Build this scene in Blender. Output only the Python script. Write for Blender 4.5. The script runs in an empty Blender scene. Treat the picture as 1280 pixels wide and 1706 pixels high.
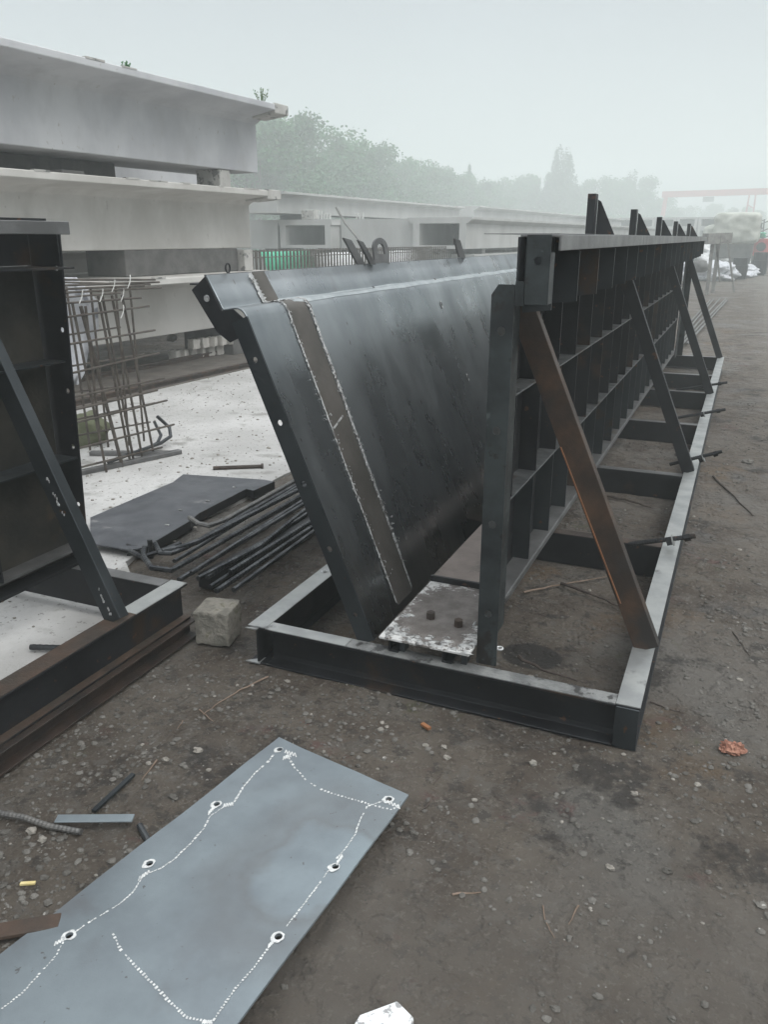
import bpy, math, random
from mathutils import Vector, Matrix, noise
random.seed(7)
R = math.radians
sc = bpy.context.scene
C = sc.collection

# ---------------------------------------------------------------- camera
PITCH, YAW, EYE, FPX = R(18.8317), R(23.4795), 1.55, 1340.0
cd = bpy.data.cameras.new('camera'); cam = bpy.data.objects.new('camera', cd); C.objects.link(cam)
cam.location = (0, 0, EYE); cam.rotation_euler = (math.pi/2 - PITCH, 0, YAW)
cd.sensor_fit = 'VERTICAL'; cd.sensor_height = 24.0; cd.lens = FPX/1706*24.0
cd.clip_start = .05; cd.clip_end = 1500
sc.camera = cam

# ---------------------------------------------------------------- overcast sky and a very soft sun
SUN_EL, SUN_AZ = R(52), R(110)          # azimuth clockwise from +Y
w = bpy.data.worlds.new('World'); sc.world = w; w.use_nodes = True
nt = w.node_tree; nt.nodes.clear()
out = nt.nodes.new('ShaderNodeOutputWorld'); bg = nt.nodes.new('ShaderNodeBackground')
sky = nt.nodes.new('ShaderNodeTexSky'); sky.sky_type = 'NISHITA'; sky.sun_disc = False
sky.sun_elevation = SUN_EL; sky.sun_rotation = SUN_AZ; sky.dust_density = 5; sky.air_density = 1.2
hsv = nt.nodes.new('ShaderNodeHueSaturation'); hsv.inputs['Saturation'].default_value = .25
nt.links.new(sky.outputs[0], hsv.inputs['Color'])
tc = nt.nodes.new('ShaderNodeTexCoord'); sep = nt.nodes.new('ShaderNodeSeparateXYZ')
nt.links.new(tc.outputs['Generated'], sep.inputs[0])
ramp = nt.nodes.new('ShaderNodeValToRGB')               # overcast cover: brighter overhead than low down
ramp.color_ramp.elements[0].position = 0.0; ramp.color_ramp.elements[0].color = (7.0, 7.75, 7.8, 1)
ramp.color_ramp.elements[1].position = 1.0; ramp.color_ramp.elements[1].color = (23, 23.6, 24.2, 1)
e = ramp.color_ramp.elements.new(.27); e.color = (4.5, 4.95, 5.45, 1)
nt.links.new(sep.outputs['Z'], ramp.inputs[0])
nz = nt.nodes.new('ShaderNodeTexNoise'); nz.inputs['Scale'].default_value = 1.3; nz.inputs['Detail'].default_value = 4
nt.links.new(tc.outputs['Generated'], nz.inputs['Vector'])
mr = nt.nodes.new('ShaderNodeMapRange'); mr.inputs[3].default_value = .84; mr.inputs[4].default_value = 1.16
nt.links.new(nz.outputs[0], mr.inputs[0])
vm = nt.nodes.new('ShaderNodeVectorMath'); vm.operation = 'SCALE'
nt.links.new(ramp.outputs[0], vm.inputs[0]); nt.links.new(mr.outputs[0], vm.inputs['Scale'])
mix = nt.nodes.new('ShaderNodeMix'); mix.data_type = 'RGBA'; mix.inputs[0].default_value = .9
nt.links.new(hsv.outputs[0], mix.inputs[6]); nt.links.new(vm.outputs[0], mix.inputs[7])
nt.links.new(mix.outputs[2], bg.inputs[0]); bg.inputs[1].default_value = .11
nt.links.new(bg.outputs[0], out.inputs[0])
sd = bpy.data.lights.new('sun', 'SUN'); sd.energy = 1.4; sd.angle = R(35); sd.color = (1, .97, .92)
so = bpy.data.objects.new('sun', sd); C.objects.link(so)
dirv = Vector((math.sin(SUN_AZ)*math.cos(SUN_EL), math.cos(SUN_AZ)*math.cos(SUN_EL), math.sin(SUN_EL)))
so.rotation_euler = dirv.to_track_quat('Z', 'Y').to_euler(); so.location = (0, 0, 30)
vs = sc.view_settings; sc.display_settings.display_device = 'sRGB'
vs.view_transform = 'Standard'; vs.look = 'None'; vs.exposure = 0.0; vs.gamma = 1; vs.use_curve_mapping = False
sc.cycles.volume_bounces = 3; sc.cycles.max_bounces = 10; sc.cycles.diffuse_bounces = 4

# ---------------------------------------------------------------- where a point of the view lies in the place
_cp, _sp, _ca, _sa = math.cos(PITCH), math.sin(PITCH), math.cos(YAW), math.sin(YAW)
def ray(px, py):
    x = px-640; u = 853-py
    fw = FPX*_cp + u*_sp; up = u*_cp - FPX*_sp
    return Vector((x*_ca - fw*_sa, x*_sa + fw*_ca, up))
def PZ(px, py, z=0.0): r = ray(px, py); return Vector((0, 0, EYE)) + r*((z-EYE)/r.z)
def PY(px, py, y): r = ray(px, py); return Vector((0, 0, EYE)) + r*(y/r.y)
def PX(px, py, x): r = ray(px, py); return Vector((0, 0, EYE)) + r*(x/r.x)

# ---------------------------------------------------------------- helpers
class MB:
    def __init__(s, xf=None): s.v = []; s.f = []; s.xf = xf
    def add(s, vs_, fs):
        n = len(s.v)
        s.v += [(s.xf @ Vector(p)) if s.xf else Vector(p) for p in vs_]
        s.f += [tuple(i+n for i in f) for f in fs]; return s
    def box(s, x0, x1, y0, y1, z0, z1):
        return s.add([(x0,y0,z0),(x1,y0,z0),(x1,y1,z0),(x0,y1,z0),(x0,y0,z1),(x1,y0,z1),(x1,y1,z1),(x0,y1,z1)],
            [(0,3,2,1),(4,5,6,7),(0,1,5,4),(1,2,6,5),(2,3,7,6),(3,0,4,7)])
    def prism(s, prof, O, U, V, W, segs=1):
        """polygon prof in plane U,V at O, swept along W"""
        O, U, V, W = Vector(O), Vector(U), Vector(V), Vector(W); n = len(prof); vs_ = []
        for k in range(segs+1):
            vs_ += [O + U*a + V*b + W*(k/segs) for a, b in prof]
        fs = []
        for k in range(segs):
            for i in range(n):
                j = (i+1) % n; fs.append((k*n+i, k*n+j, (k+1)*n+j, (k+1)*n+i))
        fs.append(tuple(range(n-1, -1, -1))); fs.append(tuple(segs*n+i for i in range(n)))
        return s.add(vs_, fs)
    def bar(s, a, b, w_, h, up=(0, 0, 1)):
        a, b = Vector(a), Vector(b); d = (b-a); sd_ = d.cross(Vector(up)).normalized(); u = sd_.cross(d).normalized()
        return s.prism([(-w_/2,-h/2),(w_/2,-h/2),(w_/2,h/2),(-w_/2,h/2)], a, sd_, u, d)
    def tube(s, pts, r, n=8, rib=0, closed=True):
        pts = [Vector(p) for p in pts]
        if rib:      # deformed bar: resample and raise small ribs
            q = []
            for a, b in zip(pts, pts[1:]):
                m = max(1, int((b-a).length/rib)); q += [a.lerp(b, k/m) for k in range(m)]
            pts = q+[pts[-1]]
        vs_ = []; fs = []; ref = None
        for i, p in enumerate(pts):
            t = (pts[min(i+1, len(pts)-1)] - pts[max(i-1, 0)]).normalized()
            if ref is None: ref = t.orthogonal().normalized()
            ref = (ref - t*ref.dot(t)).normalized(); b = t.cross(ref)
            rr = r[i] if isinstance(r, (list, tuple)) else r*(1.13 if rib and i % 2 else 1)
            vs_ += [p + (ref*math.cos(2*math.pi*k/n) + b*math.sin(2*math.pi*k/n))*rr for k in range(n)]
        for i in range(len(pts)-1):
            for k in range(n):
                j = (k+1) % n; fs.append((i*n+k, i*n+j, (i+1)*n+j, (i+1)*n+k))
        if closed: fs.append(tuple(range(n-1, -1, -1))); fs.append(tuple((len(pts)-1)*n+k for k in range(n)))
        return s.add(vs_, fs)
    def blob(s, c, rx, ry, rz, seg=8, rings=6, amp=.15, seed=0, jig=1.5):
        vs_ = []; fs = []
        for i in range(rings+1):
            a = math.pi*i/rings
            for k in range(seg):
                b = 2*math.pi*k/seg
                d = Vector((math.sin(a)*math.cos(b), math.sin(a)*math.sin(b), math.cos(a)))
                m = 1 + amp*noise.noise(d*jig + Vector((seed*7.3, seed*3.1, 0)))*2
                vs_.append((c[0]+d.x*rx*m, c[1]+d.y*ry*m, c[2]+d.z*rz*m))
        for i in range(rings):
            for k in range(seg):
                j = (k+1) % seg; fs.append((i*seg+k, (i+1)*seg+k, (i+1)*seg+j, i*seg+j))
        return s.add(vs_, fs)
    def build(s, name, m, parent=None, smooth=False, bevel=0, solid=0):
        off = world_inv(parent) if parent else None
        me = bpy.data.meshes.new(name)
        me.from_pydata([(off @ p) if off else p for p in s.v], [], s.f); me.update()
        o = bpy.data.objects.new(name, me); C.objects.link(o); me.materials.append(m)
        if parent: o.parent = parent
        if smooth:
            me.polygons.foreach_set('use_smooth', [True]*len(me.polygons))
        if solid:
            k = o.modifiers.new('solid', 'SOLIDIFY'); k.thickness = solid; k.offset = -1
        if bevel:
            k = o.modifiers.new('bevel', 'BEVEL'); k.width = bevel; k.segments = 1; k.limit_method = 'ANGLE'; k.angle_limit = R(40)
        return o
_mats = {}
def world_of(o):
    m = Matrix.Translation(o.location) @ o.rotation_euler.to_matrix().to_4x4()
    return world_of(o.parent) @ m if o.parent else m
def world_inv(o): return world_of(o).inverted()
def thing(name, label, cat, loc=(0, 0, 0), rz=0, group=None):
    o = bpy.data.objects.new(name, None); C.objects.link(o); o.empty_display_size = .1
    o.location = loc; o.rotation_euler = (0, 0, rz); tag(o, label, cat, group); return o
def tag(o, label, cat, group=None):
    o['label'] = label; o['category'] = cat
    if group: o['group'] = group
    return o
def struct(o): o['kind'] = 'structure'; return o
def stuff(o): o['kind'] = 'stuff'; return o
def rebase(o):
    """put a one-mesh thing's origin at its base"""
    me = o.data; xs = [v.co for v in me.vertices]
    c = Vector(((min(p.x for p in xs)+max(p.x for p in xs))/2, (min(p.y for p in xs)+max(p.y for p in xs))/2, min(p.z for p in xs)))
    me.transform(Matrix.Translation(-c)); o.location = c; return o
def dup(o, d=(0, 0, 0), parent=None):
    c = o.copy(); C.objects.link(c); c.location = o.location + Vector(d)
    if parent: c.parent = parent
    return c
def clone(root, loc, rz=None, label=None):
    r = root.copy(); C.objects.link(r); r.location = loc
    if rz is not None: r.rotation_euler = (0, 0, rz)
    if label: r['label'] = label
    for ch in list(root.children):
        c = ch.copy(); C.objects.link(c); c.parent = r
        for g in list(ch.children):
            q = g.copy(); C.objects.link(q); q.parent = c
    return r

# ---------------------------------------------------------------- materials
def mat(name, c1, c2=None, scale=4.0, rough=.6, metal=0.0, bump=.0, bscale=60.0, c3=None, s3=1.0, t3=.55,
        stretch=(1, 1, 1), rough2=None, spec=.5, w3=.08, detail=6, fine=None):
    m = bpy.data.materials.new(name); m.use_nodes = True; n = m.node_tree; L = n.links
    b = n.nodes['Principled BSDF']; b.inputs['Roughness'].default_value = rough
    b.inputs['Metallic'].default_value = metal; b.inputs['Specular IOR Level'].default_value = spec
    tc_ = n.nodes.new('ShaderNodeTexCoord'); mp = n.nodes.new('ShaderNodeMapping'); mp.inputs['Scale'].default_value = stretch
    geo = n.nodes.new('ShaderNodeNewGeometry')
    L.new(geo.outputs['Position'], mp.inputs[0])
    def tex(sc_, det=detail, src=mp.outputs[0]):
        t = n.nodes.new('ShaderNodeTexNoise'); t.inputs['Scale'].default_value = sc_; t.inputs['Detail'].default_value = det
        t.inputs['Roughness'].default_value = .6
        L.new(src, t.inputs['Vector']); return t.outputs[0]
    def mr_(src, a, b_, lo=0., hi=1.):
        q = n.nodes.new('ShaderNodeMapRange'); q.inputs[1].default_value = a; q.inputs[2].default_value = b_
        q.inputs[3].default_value = lo; q.inputs[4].default_value = hi; q.interpolation_type = 'SMOOTHSTEP'
        L.new(src, q.inputs[0]); return q.outputs[0]
    def mixc(f, a, b_):
        q = n.nodes.new('ShaderNodeMix'); q.data_type = 'RGBA'
        L.new(f, q.inputs[0])
        for i, x in ((6, a), (7, b_)):
            if isinstance(x, tuple): q.inputs[i].default_value = (*x, 1)
            else: L.new(x, q.inputs[i])
        return q.outputs[2]
    f1 = mr_(tex(scale), .35, .65)
    col = mixc(f1, c1, c2 or c1)
    if c3:
        f3 = mr_(tex(s3), t3, t3+w3); col = mixc(f3, col, c3)
    if fine:
        ff = mr_(tex(fine[1], 3), fine[2], fine[2]+.05); col = mixc(ff, col, fine[0])
    L.new(col, b.inputs['Base Color'])
    if rough2 is not None:
        L.new(mr_(tex(scale*1.7), .35, .65, rough, rough2), b.inputs['Roughness'])
    if bump:
        bp = n.nodes.new('ShaderNodeBump'); bp.inputs['Strength'].default_value = bump; bp.inputs['Distance'].default_value = .01
        L.new(tex(bscale, 5, geo.outputs['Position']), bp.inputs['Height']); L.new(bp.outputs[0], b.inputs['Normal'])
    m['_'] = 1
    return m
M = {}
M['mill'] = mat('mill_scale_steel', (.028,.034,.038), (.048,.055,.060), 2.2, .36, .55, .10, 180, rough2=.5, c3=(.065,.046,.034), s3=3.3, t3=.57, w3=.12, fine=((.11,.06,.035), 19, .67))
M['rib'] = mat('lit_rib_steel', (.075,.08,.083), (.12,.125,.125), 9, .42, .5, .1, 150, rough2=.6, c3=(.05,.035,.025), s3=4, t3=.56, w3=.1)  # lighter tone stands for light catching the rib edges
M['panel'] = mat('smooth_steel_skin', (.20,.22,.23), (.33,.35,.36), 1.3, .22, .9, .03, 130, rough2=.40, c3=(.12,.11,.095), s3=1.7, t3=.54, w3=.25, stretch=(1,1.5,.6), fine=((.15,.14,.13), 17, .68))
M['dark'] = mat('dark_black_steel', (.010,.011,.013), (.021,.023,.026), 3, .45, .35, .12, 150, rough2=.6, c3=(.045,.030,.021), s3=3.1, t3=.56, w3=.12, fine=((.08,.04,.024), 21, .66))
M['post'] = mat('greenish_steel', (.024,.028,.030), (.050,.060,.062), 6, .42, .5, .1, 120, rough2=.55, c3=(.022,.02,.019), s3=9, t3=.53, fine=((.1,.12,.12), 11, .66))
M['bare'] = mat('bare_flange_steel', (.30,.31,.31), (.40,.41,.40), 7, .38, .55, .1, 200, rough2=.5, c3=(.12,.12,.12), s3=5, t3=.6, w3=.1)
M['topchan'] = mat('dusty_top_channel', (.13,.13,.13), (.2,.2,.2), 5, .42, .6, .1, 200, rough2=.5, c3=(.14,.10,.07), s3=2.3, t3=.6, w3=.1)
M['rustbrace'] = mat('rusty_brown_steel', (.035,.024,.018), (.085,.048,.028), 5, .5, .25, .2, 160, rough2=.7, c3=(.03,.026,.024), s3=3.7, t3=.5, w3=.15)
M['rust'] = mat('rusted_rail_steel', (.050,.040,.033), (.078,.050,.036), 7, .6, .15, .3, 120, rough2=.8, c3=(.04,.03,.026), s3=4, t3=.5, w3=.1)
M['orange'] = mat('bright_rust_edge', (.28,.12,.05), (.20,.09,.045), 20, .7, 0, .2, 200)
M['strip'] = mat('brown_joint_strip', (.075,.07,.062), (.11,.1,.09), 5, .55, .3, .15, 150, rough2=.65)
M['weld'] = mat('ground_white_weld', (.32,.325,.325), (.52,.525,.52), 40, .45, .2, .4, 220, c3=(.14,.135,.13), s3=45, t3=.5)
M['grout'] = mat('grout_smeared_plate', (.10,.088,.08), (.17,.155,.145), 14, .7, .0, .7, 110)
def grout_mat():
    m = M['grout']; n = m.node_tree; L = n.links; b = n.nodes['Principled BSDF']
    geo = n.nodes.new('ShaderNodeNewGeometry'); sub = n.nodes.new('ShaderNodeVectorMath'); sub.operation = 'SUBTRACT'; sub.inputs[1].default_value = (-.87, 2.60, 0)
    L.new(geo.outputs['Position'], sub.inputs[0]); mu = n.nodes.new('ShaderNodeVectorMath'); mu.operation = 'MULTIPLY'; mu.inputs[1].default_value = (1/.168, 1/.27, 0); L.new(sub.outputs[0], mu.inputs[0])
    ln = n.nodes.new('ShaderNodeVectorMath'); ln.operation = 'LENGTH'; L.new(mu.outputs[0], ln.inputs[0])
    tx = n.nodes.new('ShaderNodeTexNoise'); tx.inputs['Scale'].default_value = 26; tx.inputs['Detail'].default_value = 8; tx.inputs['Roughness'].default_value = .75; L.new(geo.outputs['Position'], tx.inputs['Vector'])
    ad = n.nodes.new('ShaderNodeMath'); ad.operation = 'MULTIPLY_ADD'; ad.inputs[1].default_value = 2.4; L.new(tx.outputs[0], ad.inputs[0]); L.new(ln.outputs['Value'], ad.inputs[2])
    mr = n.nodes.new('ShaderNodeMapRange'); mr.interpolation_type = 'SMOOTHSTEP'; mr.inputs[1].default_value = 2.12; mr.inputs[2].default_value = 2.42; L.new(ad.outputs[0], mr.inputs[0])
    old = b.inputs['Base Color'].links[0].from_socket; q = n.nodes.new('ShaderNodeMix'); q.data_type = 'RGBA'; L.new(mr.outputs[0], q.inputs[0]); L.new(old, q.inputs[6]); q.inputs[7].default_value = (.60,.60,.59,1); L.new(q.outputs[2], b.inputs['Base Color'])
M['plank'] = mat('dusty_brown_bottom_plate', (.17,.14,.125), (.22,.185,.165), 8, .6, .2, .3, 90, c3=(.12,.1,.09), s3=7, t3=.55, w3=.1)
M['plate'] = mat('blue_grey_steel_plate', (.175,.205,.228), (.245,.29,.315), 2.4, .40, .35, .06, 220, rough2=.5,
                 c3=(.17,.185,.20), s3=3.1, t3=.54, w3=.16, fine=((.12,.125,.13), 45, .68))
M['chalk'] = mat('chalk_marks', (.70,.71,.70), (.50,.51,.51), 70, .9, c3=(.36,.38,.39), s3=90, t3=.56)
M['yardplate'] = mat('weathered_yard_plate', (.075,.08,.09), (.11,.115,.125), 5, .45, .4, .15, 150, rough2=.6, c3=(.2,.2,.2), s3=6, t3=.64, w3=.08)
M['rebar'] = mat('dark_rebar', (.035,.038,.043), (.09,.095,.10), 9, .32, .75, .1, 300, rough2=.6)
M['rebar_l'] = mat('grey_rebar', (.12,.12,.12), (.19,.185,.175), 15, .5, .5, .1, 300)
M['rebar_b'] = mat('brown_thin_rebar', (.06,.05,.043), (.10,.085,.07), 15, .6, .2)
M['conc_a'] = mat('cool_grey_concrete', (.40,.405,.425), (.52,.525,.54), 1.1, .85, 0, .15, 60, stretch=(1,1,.6), c3=(.38,.38,.39), s3=1.3, t3=.52, w3=.22, fine=((.38,.37,.36), 17, .66))
M['conc_b'] = mat('warm_grey_concrete', (.42,.405,.38), (.54,.525,.50), 1.3, .85, 0, .15, 60, stretch=(1,1,.6), c3=(.40,.385,.36), s3=1.4, t3=.52, w3=.22, fine=((.38,.36,.34), 17, .67))
M['conc_edge'] = mat('chipped_concrete_edge', (.38,.37,.35), (.47,.46,.44), 6, .9, 0, .5, 40, c3=(.17,.17,.165), s3=7, t3=.55)
M['conc_far'] = mat('far_grey_concrete', (.36,.36,.35), (.44,.44,.43), 1.0, .85, 0, .0, stretch=(1,1,.5), c3=(.28,.28,.27), s3=.7, t3=.55, w3=.2)
M['hollow'] = mat('hollow_shade_black', (.012,.013,.016), (.02,.022,.026), 1.0, .9)  # near-black colour stands for the shade inside open girder ends
M['slab'] = mat('pale_dusty_slab', (.38,.375,.365), (.50,.495,.485), 1.6, .9, 0, .7, 45, c3=(.27,.265,.25), s3=3.2, t3=.53, w3=.16, fine=((.27,.26,.25), 30, .62))
M['block'] = mat('mossy_concrete_block', (.16,.152,.13), (.29,.27,.235), 14, .9, 0, .9, 70, c3=(.12,.115,.07), s3=14, t3=.55, w3=.1)
M['sett'] = mat('pale_setts', (.50,.48,.44), (.64,.61,.57), 7, .9, 0, .4, 60)
M['dirt_s'] = mat('brown_strip_dirt', (.085,.075,.065), (.13,.115,.10), 4, .95, 0, .7, 30, c3=(.1,.085,.075), s3=1.5, t3=.55, w3=.1)
M['timber'] = mat('blackened_timber', (.03,.03,.031), (.055,.052,.05), 6, .8, 0, .3, 60)
M['support'] = mat('dark_grey_support', (.09,.088,.085), (.14,.135,.13), 5, .8, 0, .3, 40)
M['tarp'] = mat('pale_tarp', (.42,.43,.46), (.62,.63,.66), 5, .6, 0, .2, 30, c3=(.2,.21,.24), s3=5, t3=.55, w3=.1)
M['white'] = mat('white_sheet', (.66,.67,.68), (.78,.79,.80), 6, .6, 0, .3, 60, c3=(.30,.30,.30), s3=38, t3=.53)
M['green'] = mat('green_net', (.03,.36,.20), (.06,.45,.28), 6, .7, c3=(.25,.55,.42), s3=5, t3=.58, w3=.1)
M['olive'] = mat('olive_canvas', (.09,.10,.055), (.14,.15,.09), 8, .9)
M['gravel'] = mat('gravel_stone', (.075,.07,.062), (.15,.142,.128), 14, .9, 0, .2, 90, c3=(.33,.315,.29), s3=23, t3=.66, w3=.03)
M['stone'] = mat('pale_stone', (.19,.178,.155), (.29,.27,.24), 30, .9, 0, .4, 120)
M['brick'] = mat('crumbled_brick', (.26,.12,.085), (.36,.185,.13), 30, .9, 0, .6, 90)
M['twig'] = mat('dry_twig', (.16,.115,.085), (.24,.18,.14), 20, .9)
M['twig_d'] = mat('dark_twig', (.045,.036,.032), (.08,.062,.052), 20, .9)
M['wood'] = mat('yellow_wood_chip', (.6,.48,.2), (.7,.6,.32), 20, .8)
M['gantry'] = mat('red_gantry_paint', (.42,.045,.04), (.5,.06,.05), 1, .5)
M['red'] = mat('red_machine_paint', (.45,.05,.05), (.55,.08,.08), 4, .5)
M['grey'] = mat('grey_wood', (.16,.155,.15), (.24,.235,.22), 8, .8)
M['leaf'] = mat('tree_leaves', (.018,.092,.026), (.05,.185,.055), .55, .7, 0, c3=(.10,.15,.06), s3=1.4, t3=.55, w3=.1)
M['leaf_d'] = mat('dark_tree_leaves', (.018,.055,.024), (.04,.10,.045), .6, .7)
M['bark'] = mat('bark', (.07,.06,.05), (.11,.095,.08), 6, .95)
M['wire'] = mat('pale_tie_wire', (.5,.5,.48), (.6,.6,.58), 10, .5)

grout_mat()
def plate_stain():      # dried tide mark left by a puddle on the plate
    m = M['plate']; n = m.node_tree; L = n.links; b = n.nodes['Principled BSDF']
    geo = n.nodes.new('ShaderNodeNewGeometry'); c = PZ(525, 1450, .04)
    tx = n.nodes.new('ShaderNodeTexNoise'); tx.inputs['Scale'].default_value = 5; tx.inputs['Detail'].default_value = 5; L.new(geo.outputs['Position'], tx.inputs['Vector'])
    sc_ = n.nodes.new('ShaderNodeVectorMath'); sc_.operation = 'MULTIPLY_ADD'; sc_.inputs[1].default_value = (.26, .26, 0); L.new(tx.outputs['Color'], sc_.inputs[0]); L.new(geo.outputs['Position'], sc_.inputs[2])
    sub = n.nodes.new('ShaderNodeVectorMath'); sub.operation = 'SUBTRACT'; sub.inputs[1].default_value = (c.x+.13, c.y+.13, 0); L.new(sc_.outputs[0], sub.inputs[0])
    mu = n.nodes.new('ShaderNodeVectorMath'); mu.operation = 'MULTIPLY'; mu.inputs[1].default_value = (1, .75, 0); L.new(sub.outputs[0], mu.inputs[0])
    ln = n.nodes.new('ShaderNodeVectorMath'); ln.operation = 'LENGTH'; L.new(mu.outputs[0], ln.inputs[0])
    cr = n.nodes.new('ShaderNodeValToRGB'); els = cr.color_ramp.elements; els[0].position = .0; els[0].color = (0,0,0,1); els[1].position = 1; els[1].color = (.12,.12,.12,1)
    for p_, v in ((.11,.05), (.14,.45), (.165,.30), (.20,.36), (.29,.10)):
        e_ = els.new(p_); e_.color = (v, v, v, 1)
    L.new(ln.outputs['Value'], cr.inputs[0])
    old = b.inputs['Base Color'].links[0].from_socket; q = n.nodes.new('ShaderNodeMix'); q.data_type = 'RGBA'
    L.new(cr.outputs[0], q.inputs[0]); L.new(old, q.inputs[6]); q.inputs[7].default_value = (.12,.112,.108,1); L.new(q.outputs[2], b.inputs['Base Color'])
plate_stain()
def dirt():
    m = bpy.data.materials.new('trampled_dirt'); m.use_nodes = True; n = m.node_tree; L = n.links
    b = n.nodes['Principled BSDF']; geo = n.nodes.new('ShaderNodeNewGeometry'); pos = geo.outputs['Position']
    def tex(s_, det=7, rg=.62, off=0):
        src = pos
        if off:
            q = n.nodes.new('ShaderNodeVectorMath'); q.inputs[1].default_value = (off, off*1.7, 0); L.new(pos, q.inputs[0]); src = q.outputs[0]
        t = n.nodes.new('ShaderNodeTexNoise'); t.inputs['Scale'].default_value = s_; t.inputs['Detail'].default_value = det
        t.inputs['Roughness'].default_value = rg; L.new(src, t.inputs['Vector']); return t.outputs[0]
    def mr_(src, a, c, lo=0., hi=1.):
        q = n.nodes.new('ShaderNodeMapRange'); q.interpolation_type = 'SMOOTHSTEP'
        for i, v in enumerate((a, c, lo, hi)): q.inputs[i+1].default_value = v
        L.new(src, q.inputs[0]); return q.outputs[0]
    def mixc(f, a, c, k=1.0):
        q = n.nodes.new('ShaderNodeMix'); q.data_type = 'RGBA'
        if k != 1: f = mr_(f, 0, 1, 0, k)
        L.new(f, q.inputs[0])
        for i, x in ((6, a), (7, c)):
            if isinstance(x, tuple): q.inputs[i].default_value = (*x, 1)
            else: L.new(x, q.inputs[i])
        return q.outputs[2]
    col = mixc(mr_(tex(3.2), .36, .64), (.068,.053,.041), (.116,.098,.079))
    col = mixc(mr_(tex(.9, 5, .6, 3), .5, .66), col, (.125,.12,.11), .8)      # dry grey patches
    col = mixc(mr_(tex(1.3, 6, .6, 9), .55, .68), col, (.115,.080,.050), .75)    # ochre dirt
    col = mixc(mr_(tex(2.1, 6, .7, 15), .58, .68), col, (.105,.056,.050), .7)    # reddish dust
    col = mixc(mr_(tex(2.4, 6, .7, 22), .60, .70), col, (.072,.076,.036), .65)    # faint green film
    col = mixc(mr_(tex(1.7, 6, .65, 31), .56, .68), col, (.034,.031,.029), .8)  # damp
    col = mixc(mr_(tex(11, 5, .7, 41), .52, .62), col, (.115,.105,.093), .6)
    col = mixc(mr_(tex(14, 5, .7, 51), .54, .62), col, (.032,.029,.026), .6)
    col = mixc(mr_(tex(62, 4, .7, 5), .54, .66), col, (.20,.185,.16), .5)        # grit
    col = mixc(mr_(tex(95, 3, .6, 7), .60, .70), col, (.02,.019,.018), .4)
    sx = n.nodes.new('ShaderNodeSeparateXYZ'); L.new(pos, sx.inputs[0])
    w1 = n.nodes.new('ShaderNodeMath'); w1.operation = 'MULTIPLY_ADD'; w1.inputs[1].default_value = .9; L.new(tex(1.1, 4, .6, 61), w1.inputs[0]); L.new(sx.outputs[0], w1.inputs[2])
    trk = mr_(w1.outputs[0], .45, 1.05)
    col = mixc(trk, col, (.165,.150,.132), .5)
    col = mixc(mr_(tex(.75, 6, .62, 71), .47, .60), col, (.145,.131,.115), .5)
    col = mixc(mr_(tex(1.9, 7, .7, 81), .56, .66), col, (.026,.023,.021), .8)
    # the wet oily spot inside the steel base
    q = n.nodes.new('ShaderNodeVectorMath'); q.operation = 'SUBTRACT'; q.inputs[1].default_value = (-.585, 2.80, 0); L.new(pos, q.inputs[0])
    q2 = n.nodes.new('ShaderNodeVectorMath'); q2.operation = 'MULTIPLY'; q2.inputs[1].default_value = (1/.13, 1/.11, 0); L.new(q.outputs[0], q2.inputs[0])
    q3 = n.nodes.new('ShaderNodeVectorMath'); q3.operation = 'LENGTH'; L.new(q2.outputs[0], q3.inputs[0])
    spot = mr_(q3.outputs['Value'], .8, 1.05, 1, 0)
    col = mixc(spot, col, (.018,.017,.016), .85)
    L.new(col, b.inputs['Base Color'])
    rg = mr_(tex(1.7, 6, .65, 31), .5, .66, .92, .55); L.new(rg, b.inputs['Roughness'])
    bp = n.nodes.new('ShaderNodeBump'); bp.inputs['Strength'].default_value = 1.0; bp.inputs['Distance'].default_value = .015
    ad = n.nodes.new('ShaderNodeMath'); ad.operation = 'ADD'; L.new(tex(38, 10, .8), ad.inputs[0]); L.new(mr_(tex(9, 4, .6, 13), .45, .6, 0, .9), ad.inputs[1])
    L.new(ad.outputs[0], bp.inputs['Height']); L.new(bp.outputs[0], b.inputs['Normal'])
    return m
M['dirt'] = dirt()

# ---------------------------------------------------------------- ground
def gh(x, y):
    d = math.hypot(x, y)
    if d > 45: return 0
    f = 1-max(0, (d-20)/25)
    h = .012*noise.noise(Vector((x*1.3, y*1.3, 0))) + .006*noise.noise(Vector((x*5, y*5, 3))) + .0055*noise.noise(Vector((x*14, y*14, 5)))
    h += .022*noise.noise(Vector((x*.35, y*.35, 8)))*min(1, max(0, abs(x-.9)-.6))
    return (h-.004)*f
def axis(fine0, fine1, step, far):
    a = []; v = fine0
    while v <= fine1: a.append(v); v += step
    s = step; v = fine1
    hi = []
    while v < far: s *= 1.18; v += s; hi.append(min(v, far))
    s = step; v = fine0; lo = []
    while v > -far: s *= 1.18; v -= s; lo.append(max(v, -far))
    return lo[::-1]+a+hi
xs = axis(-2.6, 2.0, .022, 240); ys = axis(.4, 5.0, .022, 240)
gv = [(x, y, gh(x, y)) for y in ys for x in xs]; nx = len(xs)
gf = [(j*nx+i, j*nx+i+1, (j+1)*nx+i+1, (j+1)*nx+i) for j in range(len(ys)-1) for i in range(nx-1)]
g = MB(); g.v = [Vector(p) for p in gv]; g.f = gf
struct(g.build('ground', M['dirt'], smooth=True))

BR = R(-3.8)                                      # the casting yard's own direction
BX = Matrix.Rotation(BR, 4, 'Z')                  # (n across, s along, z) -> world
def toB(p): return BX.inverted() @ Vector(p)

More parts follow.
